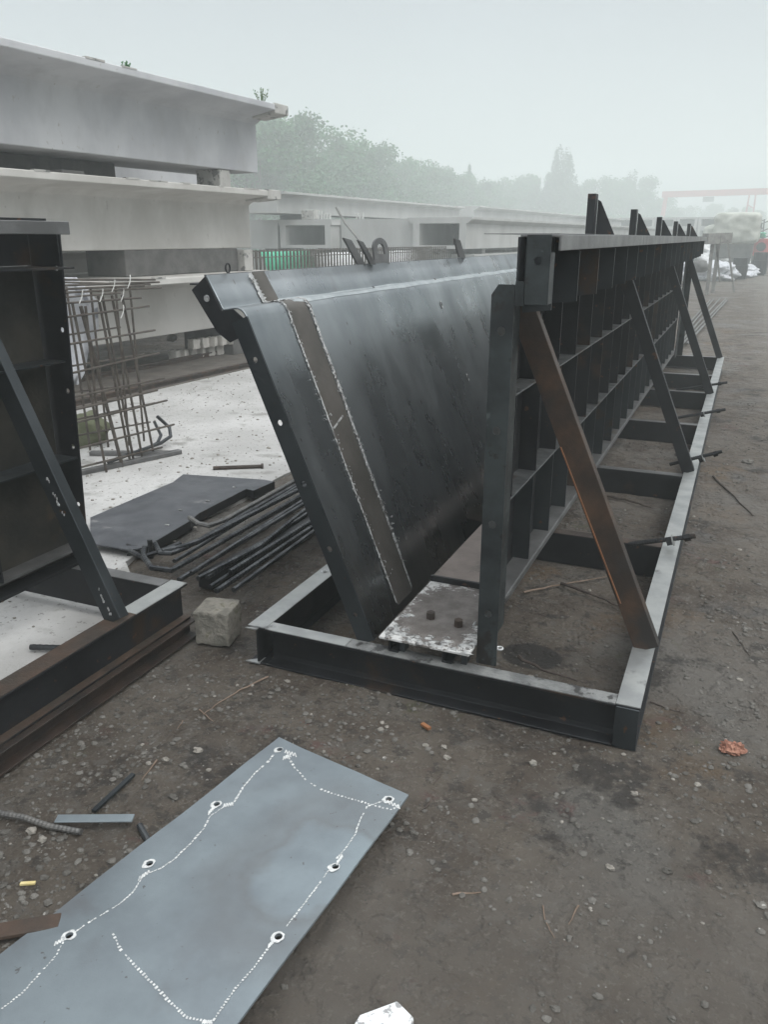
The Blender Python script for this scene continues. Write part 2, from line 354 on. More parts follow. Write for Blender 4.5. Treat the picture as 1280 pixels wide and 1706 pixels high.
# pale casting slab: ragged right edge
sl = MB(); pts = []
edge = []
y = -3.0
while y < 40:
    x = -2.17 - .53*min(1, max(0, (y-2.45)/.45)) + .05*noise.noise(Vector((0, y*1.9, 0))) + .02*noise.noise(Vector((3, y*9, 0)))
    edge.append(Vector((x, y, 0))); y += .12
lft = [BX @ Vector((-6.02, s, 0)) for s in (41, 20, 10, 0, -4)]
poly = edge + lft
n_ = len(poly)
sl.add([(p.x, p.y, .028) for p in poly] + [(p.x, p.y, -.03) for p in poly],
       [tuple(range(n_))] + [(i, i+n_, (i+1) % n_+n_, (i+1) % n_) for i in range(n_)])
struct(sl.build('yard_slab', M['slab']))
st = MB(BX); st.box(-7.18, -6.02, -4, 41, -.03, .036)
struct(st.build('track_bed', M['dirt_s']))
for i, (n0, lab) in enumerate(((-6.09, 'low dark steel rail along the edge of the pale slab'), (-7.1, 'brown steel rail beside the row of setts under the girders'))):
    b = MB(BX); b.prism([(-.05,0),(.05,0),(.05,.012),(.012,.02),(.012,.05),(.03,.06),(.03,.075),(-.03,.075),(-.03,.06),(-.012,.05),(-.012,.02),(-.05,.012)], (n0, -3, .02), (1,0,0), (0,0,1), (0,43,0))
    tag(rebase(b.build('track_rail', M['rust'])), lab, 'rail')

# ---------------------------------------------------------------- the steel base and forms (built in their own frame, then placed)
def c_prof(h, wd, t=.008):     # channel: open side towards +u
    return [(0,0),(wd,0),(wd,t),(t,t),(t,h-t),(wd,h-t),(wd,h),(0,h)]
def h_prof(h, wd, t=.008):
    return [(-wd/2,0),(wd/2,0),(wd/2,t),(t/2,t),(t/2,h-t),(wd/2,h-t),(wd/2,h),(-wd/2,h),(-wd/2,h-t),(-t/2,h-t),(-t/2,t),(-wd/2,t)]
HB = .155
# --- right base
base = thing('steel_base_frame', 'black steel base frame under the slanted form, its right rail bare and bright', 'steel frame', (-.85, 2.31, 0))
def rail(x, y0, y1, m_side, name='side_rail', parent=base, zb=0, mt=M['bare']):
    b = MB(); b.prism(h_prof(HB, .075), (x, y0, zb), (1,0,0), (0,0,1), (0, y1-y0, 0)); r = b.build(name, m_side, parent, bevel=.0015)
    t = MB(); t.box(x-.0375, x+.0375, y0+.001, y1-.001, zb+HB+.0002, zb+HB+.0032); t.build('flange_top', mt, r)
    return r
def cross(y, x0, x1, name, zb=0, top=None, parent=base, flip=1, dz=0):
    b = MB(); b.prism(c_prof(HB-dz, .065), (x0, y, zb), (0,flip,0), (0,0,1), (x1-x0, 0, 0)); r = b.build(name, M['dark'], parent, bevel=.0015)
    if top:
        t = MB(); ya, yb = sorted((y, y+flip*.065))
        t.box(x0+.002, x1-.002, ya+.001, yb, zb+HB-dz+.0002, zb+HB-dz+.0028); t.build('flange_top', top, r)
    return r
r1 = rail(-.170, 2.320, 10.85, M['dark'])
r2 = rail(-1.535, 2.320, 10.85, M['dark'])
fb = MB()   # front beam: channel with its hollow towards the viewer, double lip below
fb.prism([(0,0),(.062,0),(.062,.008),(.012,.012),(.008,.03),(.008,.125),(.012,HB-.012),(.062,HB-.008),(.062,HB),(0,HB)], (-1.497, 2.378, 0), (0,-1,0), (0,0,1), (1.289, 0, 0))
fbo = fb.build('end_beam', M['dark'], base, bevel=.0015)
M['frtop'] = mat('scuffed_front_flange', (.17,.175,.175), (.3,.305,.3), 16, .45, .4, .4, 120, c3=(.07,.07,.07), s3=10, t3=.55, w3=.05)
t = MB(); t.box(-1.496, -1.16, 2.317, 2.377, HB+.0004, HB+.003); t.build('bright_flange_top', M['bare'], fbo)
t = MB(); t.box(-1.158, -.209, 2.317, 2.377, HB+.0004, HB+.003); t.build('scuffed_flange_top', M['frtop'], fbo)
for xx in (-1.575,):      # corner gusset tip
    t = MB(); t.prism([(0,0),(.05,0),(.05,.03)], (xx, 2.305, HB-.004), (1,0,0), (0,1,0), (0,0,.004)); t.build('corner_gusset', M['bare'], base)
    t = MB(); t.prism([(0,0),(.06,0),(.06,.05)], (xx-.01, 2.31, .004), (1,0,0), (0,1,0), (0,0,.005)); t.build('corner_gusset', M['bare'], base)
t = MB(); t.box(-.2065, -.1335, 2.312, 2.3185, .003, HB-.003); t.build('rail_end_plate', M['mill'], base, bevel=.002)
YM = [3.79, 5.10, 6.65, 8.15, 9.25]
for k, yy in enumerate(YM):
    cross(yy, -1.497, -.208, 'cross_member', top=M['topchan'] if k else M['rust'], flip=1)
cross(10.84, -1.497, -.208, 'cross_member', top=M['topchan'], flip=-1)
# bottom plate of the mould with grout
bp_ = MB(); prof = [PZ(*p, .215) for p in ((631,1059),(784,1093))]
b = MB(); b.box(-1.035, -.70, 2.335, 2.87, .205, .215)
gp = b.build('grout_plate', M['grout'], base, bevel=.002)
bumps = MB()
for k in range(70):
    x = random.uniform(-1.03, -.705); yy = random.choice([random.uniform(2.34, 2.42), random.uniform(2.34, 2.6)])
    if -.98 < x < -.76 and yy > 2.42: continue
    bumps.blob((x, yy, .215), random.uniform(.006,.022), random.uniform(.006,.018), random.uniform(.002,.006), 7, 4, .35, k)
stuff(bumps.build('grout_crumbs', M['weld'], base, smooth=True))
b = MB(); b.box(-1.03, -.77, 2.875, 10.6, .225, .235); b.build('bottom_plate', M['plank'], base, bevel=.002)
b = MB(); b.box(-1.035, -.77, 2.862, 2.8745, .205, .240); b.build('plate_lip', M['dark'], base, bevel=.001)
for xa in (-1.0, -.80):
    b = MB(); b.prism(c_prof(.048, .035, .005), (xa, 2.345, HB+.003), (1,0,0), (0,0,1), (0,8.2,0)); b.build('bottom_channel', M['dark'], base)
for xa in (-.965, -.735): 
    b = MB(); b.box(xa, xa+.02, 2.36, 2.40, HB+.003, .205); b.build('spacer', M['mill'], base)
for px_, py_ in ((718,1030),(764,1043)):
    p = PZ(px_, py_, .215)
    b = MB(); b.tube([p, p+Vector((0,0,.026))], .0175, 6); b.tube([p+Vector((0,0,.0262)), p+Vector((0,0,.029))], .011, 8); b.build('bolt_head', M['rust'], base, bevel=.002)
for px_, py_, x_ in ((833,1080,0),(540,952,0)):
    p = PZ(px_, py_, HB+.004); b = MB()
    ring = []
    for k in range(16):
        a = 2*math.pi*k/16; ring.append((p.x+.011*math.cos(a), p.y+.011*math.sin(a), p.z)); 
    b.tube(ring+[ring[0]], .0035, 6, closed=False); b.build('washer', M['white'], base, smooth=True)
for (a, c) in (((1093,906),(1160,893)), ((1150,772),(1204,752)), ((1150,695),(1210,682)), ((1150,648),(1213,637))):
    p = PZ(*a, HB+.02); q = PY(*c, p.y)
    tr = MB(); tr.tube([p-Vector((.12,0,.02)), q], .011, 8, rib=.006); rd = tr.build('tie_rod', M['dark'], base)
    m_ = p.lerp(q, .35); d_ = (q-p).normalized()
    nb = MB(); nb.tube([m_-d_*.012, m_+d_*.012], .022, 6); nb.build('nut', M['dark'], rd)
    nb = MB(); nb.tube([m_+d_*.014, m_+d_*.019], .027, 10); nb.build('washer', M['bare'], rd)
    m2_ = p.lerp(q, .8); nb = MB(); nb.tube([m2_-d_*.014, m2_+d_*.014], .019, 6); nb.build('nut', M['dark'], rd)

# --- a holed flat strip: (u, v) cells with round holes
def holed(us, vs_, holes, fn, seg=4):
    """grid of cells; holes {(i,j): (cu,cv,r)} ; fn maps (u,v) to a point"""
    b = MB()
    for i in range(len(us)-1):
        for j in range(len(vs_)-1):
            u0, u1, v0, v1 = us[i], us[i+1], vs_[j], vs_[j+1]
            if (i, j) not in holes:
                b.add([fn(u0,v0), fn(u1,v0), fn(u1,v1), fn(u0,v1)], [(0,1,2,3)]); continue
            cu, cv, r = holes[(i, j)]
            outer = [(u0+(u1-u0)*k/seg, v0) for k in range(seg)] + [(u1, v0+(v1-v0)*k/seg) for k in range(seg)] \
                  + [(u1-(u1-u0)*k/seg, v1) for k in range(seg)] + [(u0, v1-(v1-v0)*k/seg) for k in range(seg)]
            N = len(outer); inner = []
            for (a, c) in outer:
                an = math.atan2(c-cv, a-cu); inner.append((cu+r*math.cos(an), cv+r*math.sin(an)))
            b.add([fn(*p) for p in outer]+[fn(*p) for p in inner], [(k, (k+1) % N, (k+1) % N+N, k+N) for k in range(N)])
    return b

# --- ribbed side form
def ribbed_form(root, ya, yb, s, m_post, near_post=True):
    """builds towards +x; s = 1: the end at ya is the one we see, s = -1: the end at yb. Coordinates as for the right form."""
    f = MB(); f.box(-.785, -.779, ya+.34, yb-.01, .215, 1.36); f.box(-.785, -.62, ya+.34, yb-.01, 1.362, 1.368)
    f.box(-.62, -.613, ya+.01, yb-.01, 1.37, 1.552)
    f.build('skin_plate', M['dark'], root)
    z = [.235, .63, 1.02, 1.362]
    # bottom and middle ribs
    for k in range(3):
        b = MB(); b.box(-.7785, -.70, ya+.34, yb-.012, z[k]-.004, z[k]+.003)
        if k == 0: b.box(-.705, -.700, ya+.34, yb-.012, z[k]-.034, z[k]-.0045)
        b.build('rib', M['rib'] if k else M['topchan'], root, bevel=.0015)  # ribs coloured paler than the skin to paint the light on them
    # stiffeners
    n = int((yb-ya-.4)/.385)
    for row, (z0, z1, off, xo) in enumerate(((z[0]+.012, z[1]-.0045, .0, -.705), (z[1]+.0035, z[2]-.0045, .03, -.704), (z[2]+.0035, z[3]-.001, -.04, -.703))):
        first = None
        for k in range(n+1):
            yy = ya+.40+off+k*.385
            if yy > yb-.05: break
            if first is None:
                b = MB(); b.box(-.7785, xo, yy, yy+.007, z0, z1); first = b.build('stiffener', M['dark'] if row else M['mill'], root); y_first = yy
            else: dup(first, (0, yy-y_first, 0), root)
    first = None; k = 0
    while True:
        yy = ya+.07+k*.40
        if yy > yb-.05: break
        if first is None:
            b = MB(); b.prism([(-.612,1.552),(-.525,1.508),(-.525,1.345),(-.612,1.335)], (0, yy, 0), (1,0,0), (0,0,1), (0,.007,0)); first = b.build('wing_stiffener', M['mill'], root); y_first = yy
        else: dup(first, (0, yy-y_first, 0), root)
        k += 1
    # top channel in two lengths
    ym = ya+.12+(1.9 if s > 0 else 4.0)
    for y0, y1 in ((ya+.035, ym), (ym+.006, yb-.02)):
        b = MB(); b.prism([(0,0),(-.008,0),(-.008,.037),(-.12,.037),(-.12,.045),(0,.045)], (-.50, y0, 1.514), (1,0,0), (0,0,1), (0, y1-y0, 0)); b.build('top_channel', M['topchan'], root, bevel=.002)
    # end pieces
    for ye, sg in ((ya, 1), (yb, -1)):
        seen = (sg > 0) == (s > 0)
        y_ = ye
        zc = [.158, .30, .40, .62, .72, .93, 1.03, 1.24, 1.33, 1.39]
        hol = {(0,k): (-.655, (zc[k]+zc[k+1])/2, .0135) for k in (1, 3, 5, 7)} 
        b = holed([-.69, -.62], zc, hol, lambda u, v: (u, y_, v)) if seen else MB().box(-.69, -.62, y_-.003, y_+.003, .158, 1.39)
        if seen: b.add([(-.69,y_,1.39),(-.62,y_,1.39),(-.62,y_,1.42),(-.67,y_,1.42)], [(0,1,2,3)])
        b.build('end_post', m_post, root, solid=(.007 if seen else 0))
        b = MB(); b.box(-.690, -.683, min(y_+sg*.008, y_+sg*.33), max(y_+sg*.008, y_+sg*.33), .158, 1.355); b.build('post_web', m_post, root)
        b = MB(); b.box(-.683, -.62, min(y_+sg*.3, y_+sg*.33), max(y_+sg*.3, y_+sg*.33), .24, 1.355) if False else None
        bo = holed([-.59, -.52], [1.365, 1.46, 1.52, 1.558], {(0,1): (-.555, 1.487, .012)}, lambda u, v: (u, y_-sg*.004, v))
        bo.build('end_plate', m_post, root, solid=.006)
        b = MB(); b.box(-.618, -.592, y_-.002, y_+.005, 1.36, 1.43); b.build('end_gusset', m_post, root)
        b = MB(); b.box(-.528, -.521, min(y_+sg*.004, y_+sg*.05), max(y_+sg*.004, y_+sg*.05), 1.366, 1.51); b.build('end_web', m_post, root)
        b = MB()
        for zz in (.235, .63, 1.02, 1.34):
            b.box(-.77, -.70, min(y_+sg*.335, y_+sg*.34), max(y_+sg*.335, y_+sg*.34), zz, zz+.01)
        
def brace(root, yt, foot, zt=1.33, zf=None, xt=-.665, w_=.072, m=None, dep=.045):
    """channel brace from the ribs down to the rail"""
    zf = HB+.004 if zf is None else zf
    a = Vector((xt, yt, zt)); c = Vector((foot, yt, zf)); d = c-a; wv = Vector((0, 1, 0))
    u = Vector((d.z, 0, -d.x)).normalized()
    if u.x > 0: u = -u
    b = MB(); prof_ = [(-w_/2,0),(w_/2,0),(w_/2,dep),(w_/2-.006,dep),(w_/2-.006,.006),(-w_/2+.006,.006),(-w_/2+.006,dep),(-w_/2,dep)]
    b.prism(prof_, a, -u, wv, d)
    return b.build('brace', m or M['dark'], root, bevel=.0015)

form = thing('ribbed_side_form', 'upright black ribbed side form with four diagonal braces down to the bright rail', 'steel formwork', (-.65, 2.39, HB))
ribbed_form(form, 2.39, 10.8, 1, M['post'])
b1 = brace(form, 2.72, -.158, m=M['rustbrace'], zt=1.375, xt=-.70, w_=.084)
e_ = MB(); a = Vector((-.70-.036, 2.7195, 1.36)).lerp(Vector((-.158-.036, 2.7195, HB+.03)), .42); c = Vector((-.158-.036, 2.7195, HB+.03)).lerp(a, .2)
e_.prism([(0,0),(.0045,0),(.0045,-.004),(0,-.004)], a+Vector((-.009,0,0)), (1,0,0), (0,1,0), (c-a)); e_.build('rust_edge', M['orange'], b1)
for yy in (5.2, 8.1, 10.7): brace(form, yy, -.18, m=M['dark'], zt=1.36, xt=-.69)
# upright fins on the wing
for k, (yy, hh) in enumerate(((3.68,.15),(5.06,.13),(6.5,.12),(7.95,.115),(9.65,.12))):
    b = MB(); b.prism([(0,0),(.078,0),(.012,hh*.88),(.0,hh*.93)], (-.618, yy+.012, 1.5625), (1,0,0), (0,0,1), (0,.008,0)); fo = b.build('upright_fin', M['dark'], form)
    b = MB(); b.box(-.655, -.622, yy-.03, yy+.03, 1.5625, 1.562+hh*1.08); b.build('fin_post', M['dark'], fo)
b = MB(); b.box(-.70, -.505, 2.45, 10.75, 1.5605, 1.5645) if False else b.box(-.735, -.51, 2.44, 10.75, 1.5600, 1.5618); b.build('wing_plate', M['topchan'], form)

# --- left base and form, seen from behind its far end
DX, DZ = -1.785, .07
lbase = thing('steel_base_frame', 'rusty brown-topped steel base frame at the left edge of the photo beside the concrete block', 'steel frame', (-1.95, 2.4, .085))
ZB = .078
def lbox(name, m, *a, bevel=.0015, p=lbase): return MB().box(*a).build(name, m, p, bevel=bevel)
rr = MB(); rr.prism(h_prof(HB, .08), (-1.95, -1.2, ZB), (1,0,0), (0,0,1), (0,3.61,0)); rro = rr.build('side_rail', M['dark'], lbase, bevel=.0015)
MB().box(-1.950+.006, -1.9095, -1.2, 2.409, ZB+.0082, ZB+.011).build('rusty_lower_flange', M['rust'], rro)
MB().box(-1.989, -1.911, 2.10, 2.409, ZB+HB+.0004, ZB+HB+.003).build('bright_flange_top', M['bare'], rro)
MB().box(-1.989, -1.911, -1.2, 2.098, ZB+HB+.0004, ZB+HB+.003).build('rusty_flange_top', M['rust'], rro)
b = MB(); b.prism(c_prof(HB, .062), (-3.3, 2.34, ZB), (0,1,0), (0,0,1), (1.308,0,0)); o_ = b.build('end_beam', M['dark'], lbase, bevel=.0015)
MB().box(-3.3, -1.994, 2.341, 2.403, ZB+HB+.0004, ZB+HB+.0028).build('bright_flange_top', M['topchan'], o_)
for yy in (-.4, 1.0):
    b = MB(); b.prism(c_prof(HB-.01, .062), (-3.3, yy, ZB), (0,1,0), (0,0,1), (1.308,0,0)); b.build('cross_member', M['dark'], lbase)
rr = MB(); rr.prism(h_prof(HB, .08), (-3.34, -1.2, ZB), (1,0,0), (0,0,1), (0,3.61,0)); rr.build('side_rail', M['rust'], lbase)
M['darkjoist'] = mat('rust_dark_joist', (.022,.018,.016), (.045,.030,.023), 7, .6, .15, .3, 120)
bm = MB(); bm.prism([(-.045,0),(.045,0),(.045,.008),(.005,.012),(.005,.065),(.045,.069),(.045,.076),(-.045,.076),(-.045,.069),(-.005,.065),(-.005,.012),(-.045,.008)], (-1.93, -1.3, 0), (1,0,0), (0,0,1), (0,3.72,0))
tag(rebase(bm.build('rusty_joist', M['darkjoist'], bevel=.001)), 'rusty flat steel joist lying on the dirt under the left base frame', 'steel beam')
bm = MB(); bm.box(-3.40, -3.28, -1.3, 2.4, .0, .076); tag(rebase(bm.build('timber_sleeper', M['timber'])), 'blackened sleeper under the far side of the left base frame', 'timber')
M['darkrust'] = mat('rust_stained_skin', (.028,.028,.025), (.06,.055,.045), 3.5, .45, .3, .2, 60, rough2=.65, c3=(.14,.095,.055), s3=3.2, t3=.6, w3=.18)
lf = thing('ribbed_side_form', 'black steel side form at the left edge with rust-stained bays and one diagonal brace', 'steel formwork', (-2.45, 2.4, ZB+HB))
def L(x): return x+DX
zz = [.235+DZ, .63+DZ, 1.02+DZ, 1.36+DZ]
YE = 2.43
MB().box(L(-.70)-.05, L(-.70)-.044, -1.2, YE-.01, .24, 1.43).build('skin_plate', M['darkrust'], lf)
zc = [.236, .45, .53, .70, .78, .93, 1.01, 1.17, 1.25, 1.40, 1.48, 1.598]
bo = holed([L(-.70)-.10, L(-.69), L(-.625)], zc, {(1,k): (L(-.655), (zc[k]+zc[k+1])/2, .0105) for k in (1,3,5,7,9)}, lambda u, v: (u+.03*(v-.9)/.65, YE, v))
bo.build('end_flange', M['dark'], lf, solid=.007)
for k in range(1, 3):
    b = MB(); b.box(L(-.70)-.0435, L(-.63), -1.2, YE-.012, zz[k]-.003, zz[k]+.003); b.build('rib', M['mill'], lf)
b = MB(); b.box(L(-.70)-.0435, L(-.66), -1.2, YE-.012, zz[0]-.003, zz[0]+.006); b.build('rib', M['topchan'], lf)
b = MB(); b.box(L(-.70)-.0435, L(-.66), -1.2, YE-.012, .238, .250); b.build('bottom_rib', M['dark'], lf)
for row, (z0, z1) in enumerate(((zz[0]+.01, zz[1]-.004), (zz[1]+.004, zz[2]-.004), (zz[2]+.004, 1.42))):
    f0 = None
    for k in range(8):
        yy = YE-.45-k*.40+.02*row
        if f0 is None: b = MB(); b.box(L(-.70)-.0435, L(-.645), yy, yy+.007, z0, z1); f0 = b.build('stiffener', M['dark'], lf); yf = yy
        else: dup(f0, (0, yy-yf, 0), lf)
b = MB(); b.prism([(0,0),(.0,-.045),(-.10,-.045),(-.10,-.037),(-.008,-.037),(-.008,0)], (L(-.52), -1.2, 1.606), (1,0,0), (0,0,1), (0,YE+1.2-.02,0)); b.build('top_channel', M['topchan'], lf, bevel=.002)
b = MB(); b.box(L(-.70)-.03, L(-.62), -1.2, YE-.03, 1.609, 1.617); b.box(L(-.78), L(-.53), -1.2, YE-.01, 1.44, 1.447); b.build('wing_plate', M['dark'], lf)
b = MB(); b.box(L(-.70)-.05, L(-.70)-.044, -1.2, YE-.01, 1.45, 1.605); b.box(L(-.70)-.04, L(-.60), YE-.009, YE-.003, 1.45, 1.604); b.build('wing_skin', M['dark'], lf)
a = Vector((-2.50, 2.13, 1.06)); foot = PZ(188, 1036, ZB+HB+.003)
a = PX(4, 640, -2.43); d = (foot-a); a = a - d*.35; 
wv = Vector((0,1,0)); sd_ = d.cross(wv).normalized(); w2 = sd_.cross(d).normalized()
b = MB(); b.prism([(-.04,0),(.04,0),(.04,.045),(.034,.045),(.034,.006),(-.034,.006),(-.034,.045),(-.04,.045)], a, sd_, w2, foot-a)
lbr = b.build('brace', M['mill'], lf, bevel=.0015)
wl = MB()
for k in range(26):
    t_ = random.choice([random.uniform(.55,.68), random.uniform(.9,.98)]); p = a.lerp(foot, t_) + sd_*random.uniform(-.002,.008) - w2*.001
    wl.blob(p, .003, .003, .006, 6, 4, .3, k)
stuff(wl.build('weld_spatter', M['weld'], lbr))

# --- slanted form panel
sf = thing('slanted_form_panel', 'big slanted dark steel form panel with folded wing, leaning left of the ribbed form', 'steel formwork', (-1.08, 2.39, .16))
P0 = Vector((-1.078, .165)); P1 = Vector((-1.535, 1.268))
arc = [(P0.x, P0.y)] + [tuple(P0.lerp(P1, t)) for t in (.25,.5,.7,.85,.93,1)] + [(-1.546,1.293),(-1.556,1.310),(-1.568,1.320),(-1.583,1.325),(-1.60,1.3245)]
wing = [(-1.60,1.3245),(-1.628,1.319),(-1.64,1.317),(-1.646,1.324),(-1.652,1.337),(-1.703,1.428)]
Y0, Y1 = 2.39, 10.6
def sheet(prof_, ys_, name, m, parent, off=0, solid=.006, warp=0):
    b = MB(); n = len(prof_)
    for y in ys_:
        b.v += [Vector((x, y, z)) + Vector((1,0,.4))*warp*noise.noise(Vector((y*.9, z*2.2, 2))) for x, z in prof_]
    for j in range(len(ys_)-1):
        for i in range(n-1): b.f.append((j*n+i, (j+1)*n+i, (j+1)*n+i+1, j*n+i+1))
    return b.build(name, m, parent, smooth=True, solid=solid)
ysl = [Y0+(Y1-Y0)*(k/110)**1.6 for k in range(111)]
sk = sheet(arc+wing[1:], ysl, 'skin_plate', M['panel'], sf, warp=.004)
# front strip, brown joint strip with ground weld bands on either side
nrm = Vector((.925, 0, .38)).normalized()
def on(u, y, lift=.0):     # u 0..1 along the slope, y along
    L_ = len(arc)-1; q = []
    # arc-length parametrisation
    tot = 0; seg = []
    full = arc+wing[1:]
    for i in range(len(full)-1):
        l = math.dist(full[i], full[i+1]); seg.append(l); tot += l
    s_ = u*sum(seg)
    for i, l in enumerate(seg):
        if s_ <= l or i == len(seg)-1:
            t_ = s_/l; x = full[i][0]+(full[i+1][0]-full[i][0])*t_; z = full[i][1]+(full[i+1][1]-full[i][1])*t_
            dx = full[i+1][0]-full[i][0]; dz = full[i+1][1]-full[i][1]; l2 = math.hypot(dx, dz)
            wp = .004*noise.noise(Vector((y*.9, z*2.2, 2)))
            return Vector((x + dz/l2*lift + wp, y, z - dx/l2*lift + .4*wp))
        s_ -= l
UT = .885
def ribbon(ua, ub, ya, yb, hw, name, m, parent, lift=.004, jag=0, n=60, seed=0):
    b = MB()
    for k in range(n+1):
        t_ = k/n; u = ua+(ub-ua)*t_; y = ya+(yb-ya)*t_
        for j, sg in enumerate((-1, -.33, .33, 1)):
            wj = hw*(1+jag*(noise.noise(Vector((k*.55, sg*3, seed)))+noise.noise(Vector((k*1.7, sg*5, seed+4))))) if jag else hw
            b.v.append(on(u, y+sg*wj, lift if abs(sg) < .5 else lift*.55))
    for k in range(n):
        for j in range(3): b.f.append((k*4+j, k*4+j+1, (k+1)*4+j+1, (k+1)*4+j))
    return b.build(name, m, parent, smooth=True)
def split_ribbon(ua, ub, ya, yb, hw, name, m, parent, **k): return ribbon(ua, ub, ya, yb, hw, name, m, parent, **k)
js = split_ribbon(.02, .885, 2.715, 2.745, .074, 'joint_strip', M['strip'], sf, lift=.0035)
ribbon(.03, .885, 2.632, 2.665, .004, 'weld_bead', M['weld'], sf, lift=.006, jag=1.5, seed=1, n=240)
ribbon(.12, .89, 2.800, 2.835, .0085, 'weld_bead', M['weld'], sf, lift=.007, jag=1.7, seed=2, n=300)
ribbon(.03, .125, 2.793, 2.798, .004, 'weld_bead', M['weld'], sf, lift=.006, jag=1, seed=2, n=30)
ribbon(.90, .999, 2.72, 2.71, .05, 'joint_strip', M['strip'], sf, lift=.0035)
ribbon(.89, .999, 2.665, 2.655, .013, 'weld_bead', M['weld'], sf, lift=.006, jag=1.2, seed=3, n=40)
ribbon(.875, .90, 2.70, 2.84, .018, 'weld_bead', M['weld'], sf, lift=.006, jag=1.3, seed=5, n=24)
sp = MB(); rs0 = random.Random(4)
for k in range(240):
    t_ = rs0.random(); u = .10+.8*t_; y = rs0.choice((2.645, 2.815))+.015*t_+rs0.gauss(0, .014)
    p = on(u, y, .004); sp.blob(p, rs0.uniform(.001,.0035), rs0.uniform(.001,.003), rs0.uniform(.001,.004), 5, 4, .3, k)
stuff(sp.build('weld_spatter', M['weld'], sf))
for (u, y, du) in ((.52, 2.66, .02),):
    b = MB(); b.bar(on(u, y, .006), on(u+du, y+.10, .006), .007, .003, (.9,0,.4)); b.build('weld_bead', M['weld'], sf)
# ground band that follows the fold to the far end
b = MB(); 
for k in range(161):
    y = 2.75+(Y1-2.77)*(k/160)**1.5
    ww = .016*(1+.6*noise.noise(Vector((y*3, 0, 1))))
    for j in range(9): b.v.append(on(.862-ww*.35+(.052+ww*.75)*j/8, y, .0032 if 0 < j < 8 else .0015))
for k in range(160):
    for j in range(8): b.f.append((k*9+j, k*9+j+1, (k+1)*9+j+1, (k+1)*9+j))
M['ground_band'] = mat('ground_bright_fold', (.30,.33,.34), (.42,.45,.455), 9, .30, .7, .1, 200, rough2=.45)
b.build('ground_band', M['ground_band'], sf, smooth=True)
for k, y in enumerate((3.55, 4.4, 5.25, 6.2)):
    bb = MB(); p = on(.885, y, .0045); bb.bar(p+Vector((.02,0,-.012)), p+Vector((-.02,.05,.003)), .01, .002, (0,.3,1)); bb.build('weld_mark', M['dark'], sf)
# front end flange with bolt holes
def fl(u, v):   # u along the slope (m), v outwards (m)
    d_ = (P1-P0).normalized(); q = P0 + d_*u; nn = Vector((-d_.y, d_.x))
    return (q.x+nn.x*v*1.0, Y0-.002, q.y+nn.y*v*1.0)
LF = (P1-P0).length
hu = [.11, .37, .62, .85, 1.08]
us = [0.0]
for h in hu: us += [h-.025, h+.025]
us.append(LF+.03)
hol = {(1+2*k, 1): (hu[k], .03, .011 if k else .009) for k in range(5)}
holed(us, [-.004, .010, .052, .062], hol, fl).build('end_flange', M['mill'], sf, solid=-.008)
b = MB(); b.prism([(0,0),(.006,0),(.006,.05),(0,.05)], (0,0,0), (0,0,0), (0,0,0), (0,0,0)) if False else None
# wing end bracket
def wb(u, v): return (u, Y0-.002, v)
pl_ = [(-1.705,1.425),(-1.765,1.378),(-1.672,1.24),(-1.62,1.205),(-1.555,1.235),(-1.56,1.29),(-1.60,1.319),(-1.645,1.312)]
b = MB(); n_ = len(pl_)
b.prism(pl_, (0, Y0-.006, 0), (1,0,0), (0,0,1), (0,.006,0)); b.build('wing_bracket', M['dark'], sf, bevel=.001)
b = MB(); b.tube([(-1.703, Y0-.0075, 1.352), (-1.703, Y0-.0068, 1.352)], .012, 12); b.build('bolt_hole_patch', M['weld'], sf)
# outer folded edge of the wing and its back ribs
b = MB(); b.box(-1.775, -1.705, Y0, Y1, 1.395, 1.400); b.build('wing_edge', M['dark'], sf)
b = MB(); b.bar((-1.709, Y0, 1.424), (-1.709, Y1, 1.424), .006, .012); b.build('wing_lip', M['topchan'], sf)
f0 = None
for k in range(14):
    yy = Y0+.55+k*.6
    if f0 is None:
        b = MB(); b.prism([(-1.085,.165),(-1.55,1.26),(-1.64,1.30),(-1.75,1.39),(-1.74,1.2),(-1.62,1.0),(-1.20,.165)], (0, yy, 0), (1,0,0), (0,0,1), (0,.008,0))
        f0 = b.build('back_rib', M['dark'], sf); yf = yy
    else: dup(f0, (0, yy-yf, 0), sf)
for k, (u, m) in enumerate(((.34, 3.0), (.60, 3.0))):
    b = MB(); b.bar((P0.x+(P1.x-P0.x)*u-.05, Y0+.05, P0.y+(P1.y-P0.y)*u), (P0.x+(P1.x-P0.x)*u-.05, Y1, P0.y+(P1.y-P0.y)*u), .08, .008, (1,0,.4)); b.build('back_stringer', M['dark'], sf)
for k, yy in enumerate((4.2, 6.5, 9)):     # legs behind
    b = MB(); b.bar((-1.535, yy+.2, HB+.006), (-1.60, yy+.2, 1.08), .06, .05, (0,1,0)); b.build('back_leg', M['dark'], sf)
# two tie holes in the skin
for px_, py_ in ((735, 508), (779, 629)):
    # find the point on the skin plane
    r_ = ray(px_, py_); n3 = Vector((P1.y-P0.y, 0, -(P1.x-P0.x))); o3 = Vector((0,0,EYE)); t_ = (Vector((P0.x,0,P0.y))-o3).dot(n3)/r_.dot(n3)
    p = o3 + r_*t_; nn = n3.normalized(); up_ = Vector((-.38,0,.92))
    b = MB(); b.prism([(.012*math.cos(a_*math.pi/6), .022*math.sin(a_*math.pi/6)) for a_ in range(12)], p+nn*.004, (0,1,0), up_, nn*.0015); b.build('tie_hole_rim', M['weld'], sf)
    b = MB(); b.prism([(.007*math.cos(a_*math.pi/6), .012*math.sin(a_*math.pi/6)) for a_ in range(12)], p+nn*.0058+up_*.004, (0,1,0), up_, nn*.0008); b.build('tie_hole', M['dark'], sf)
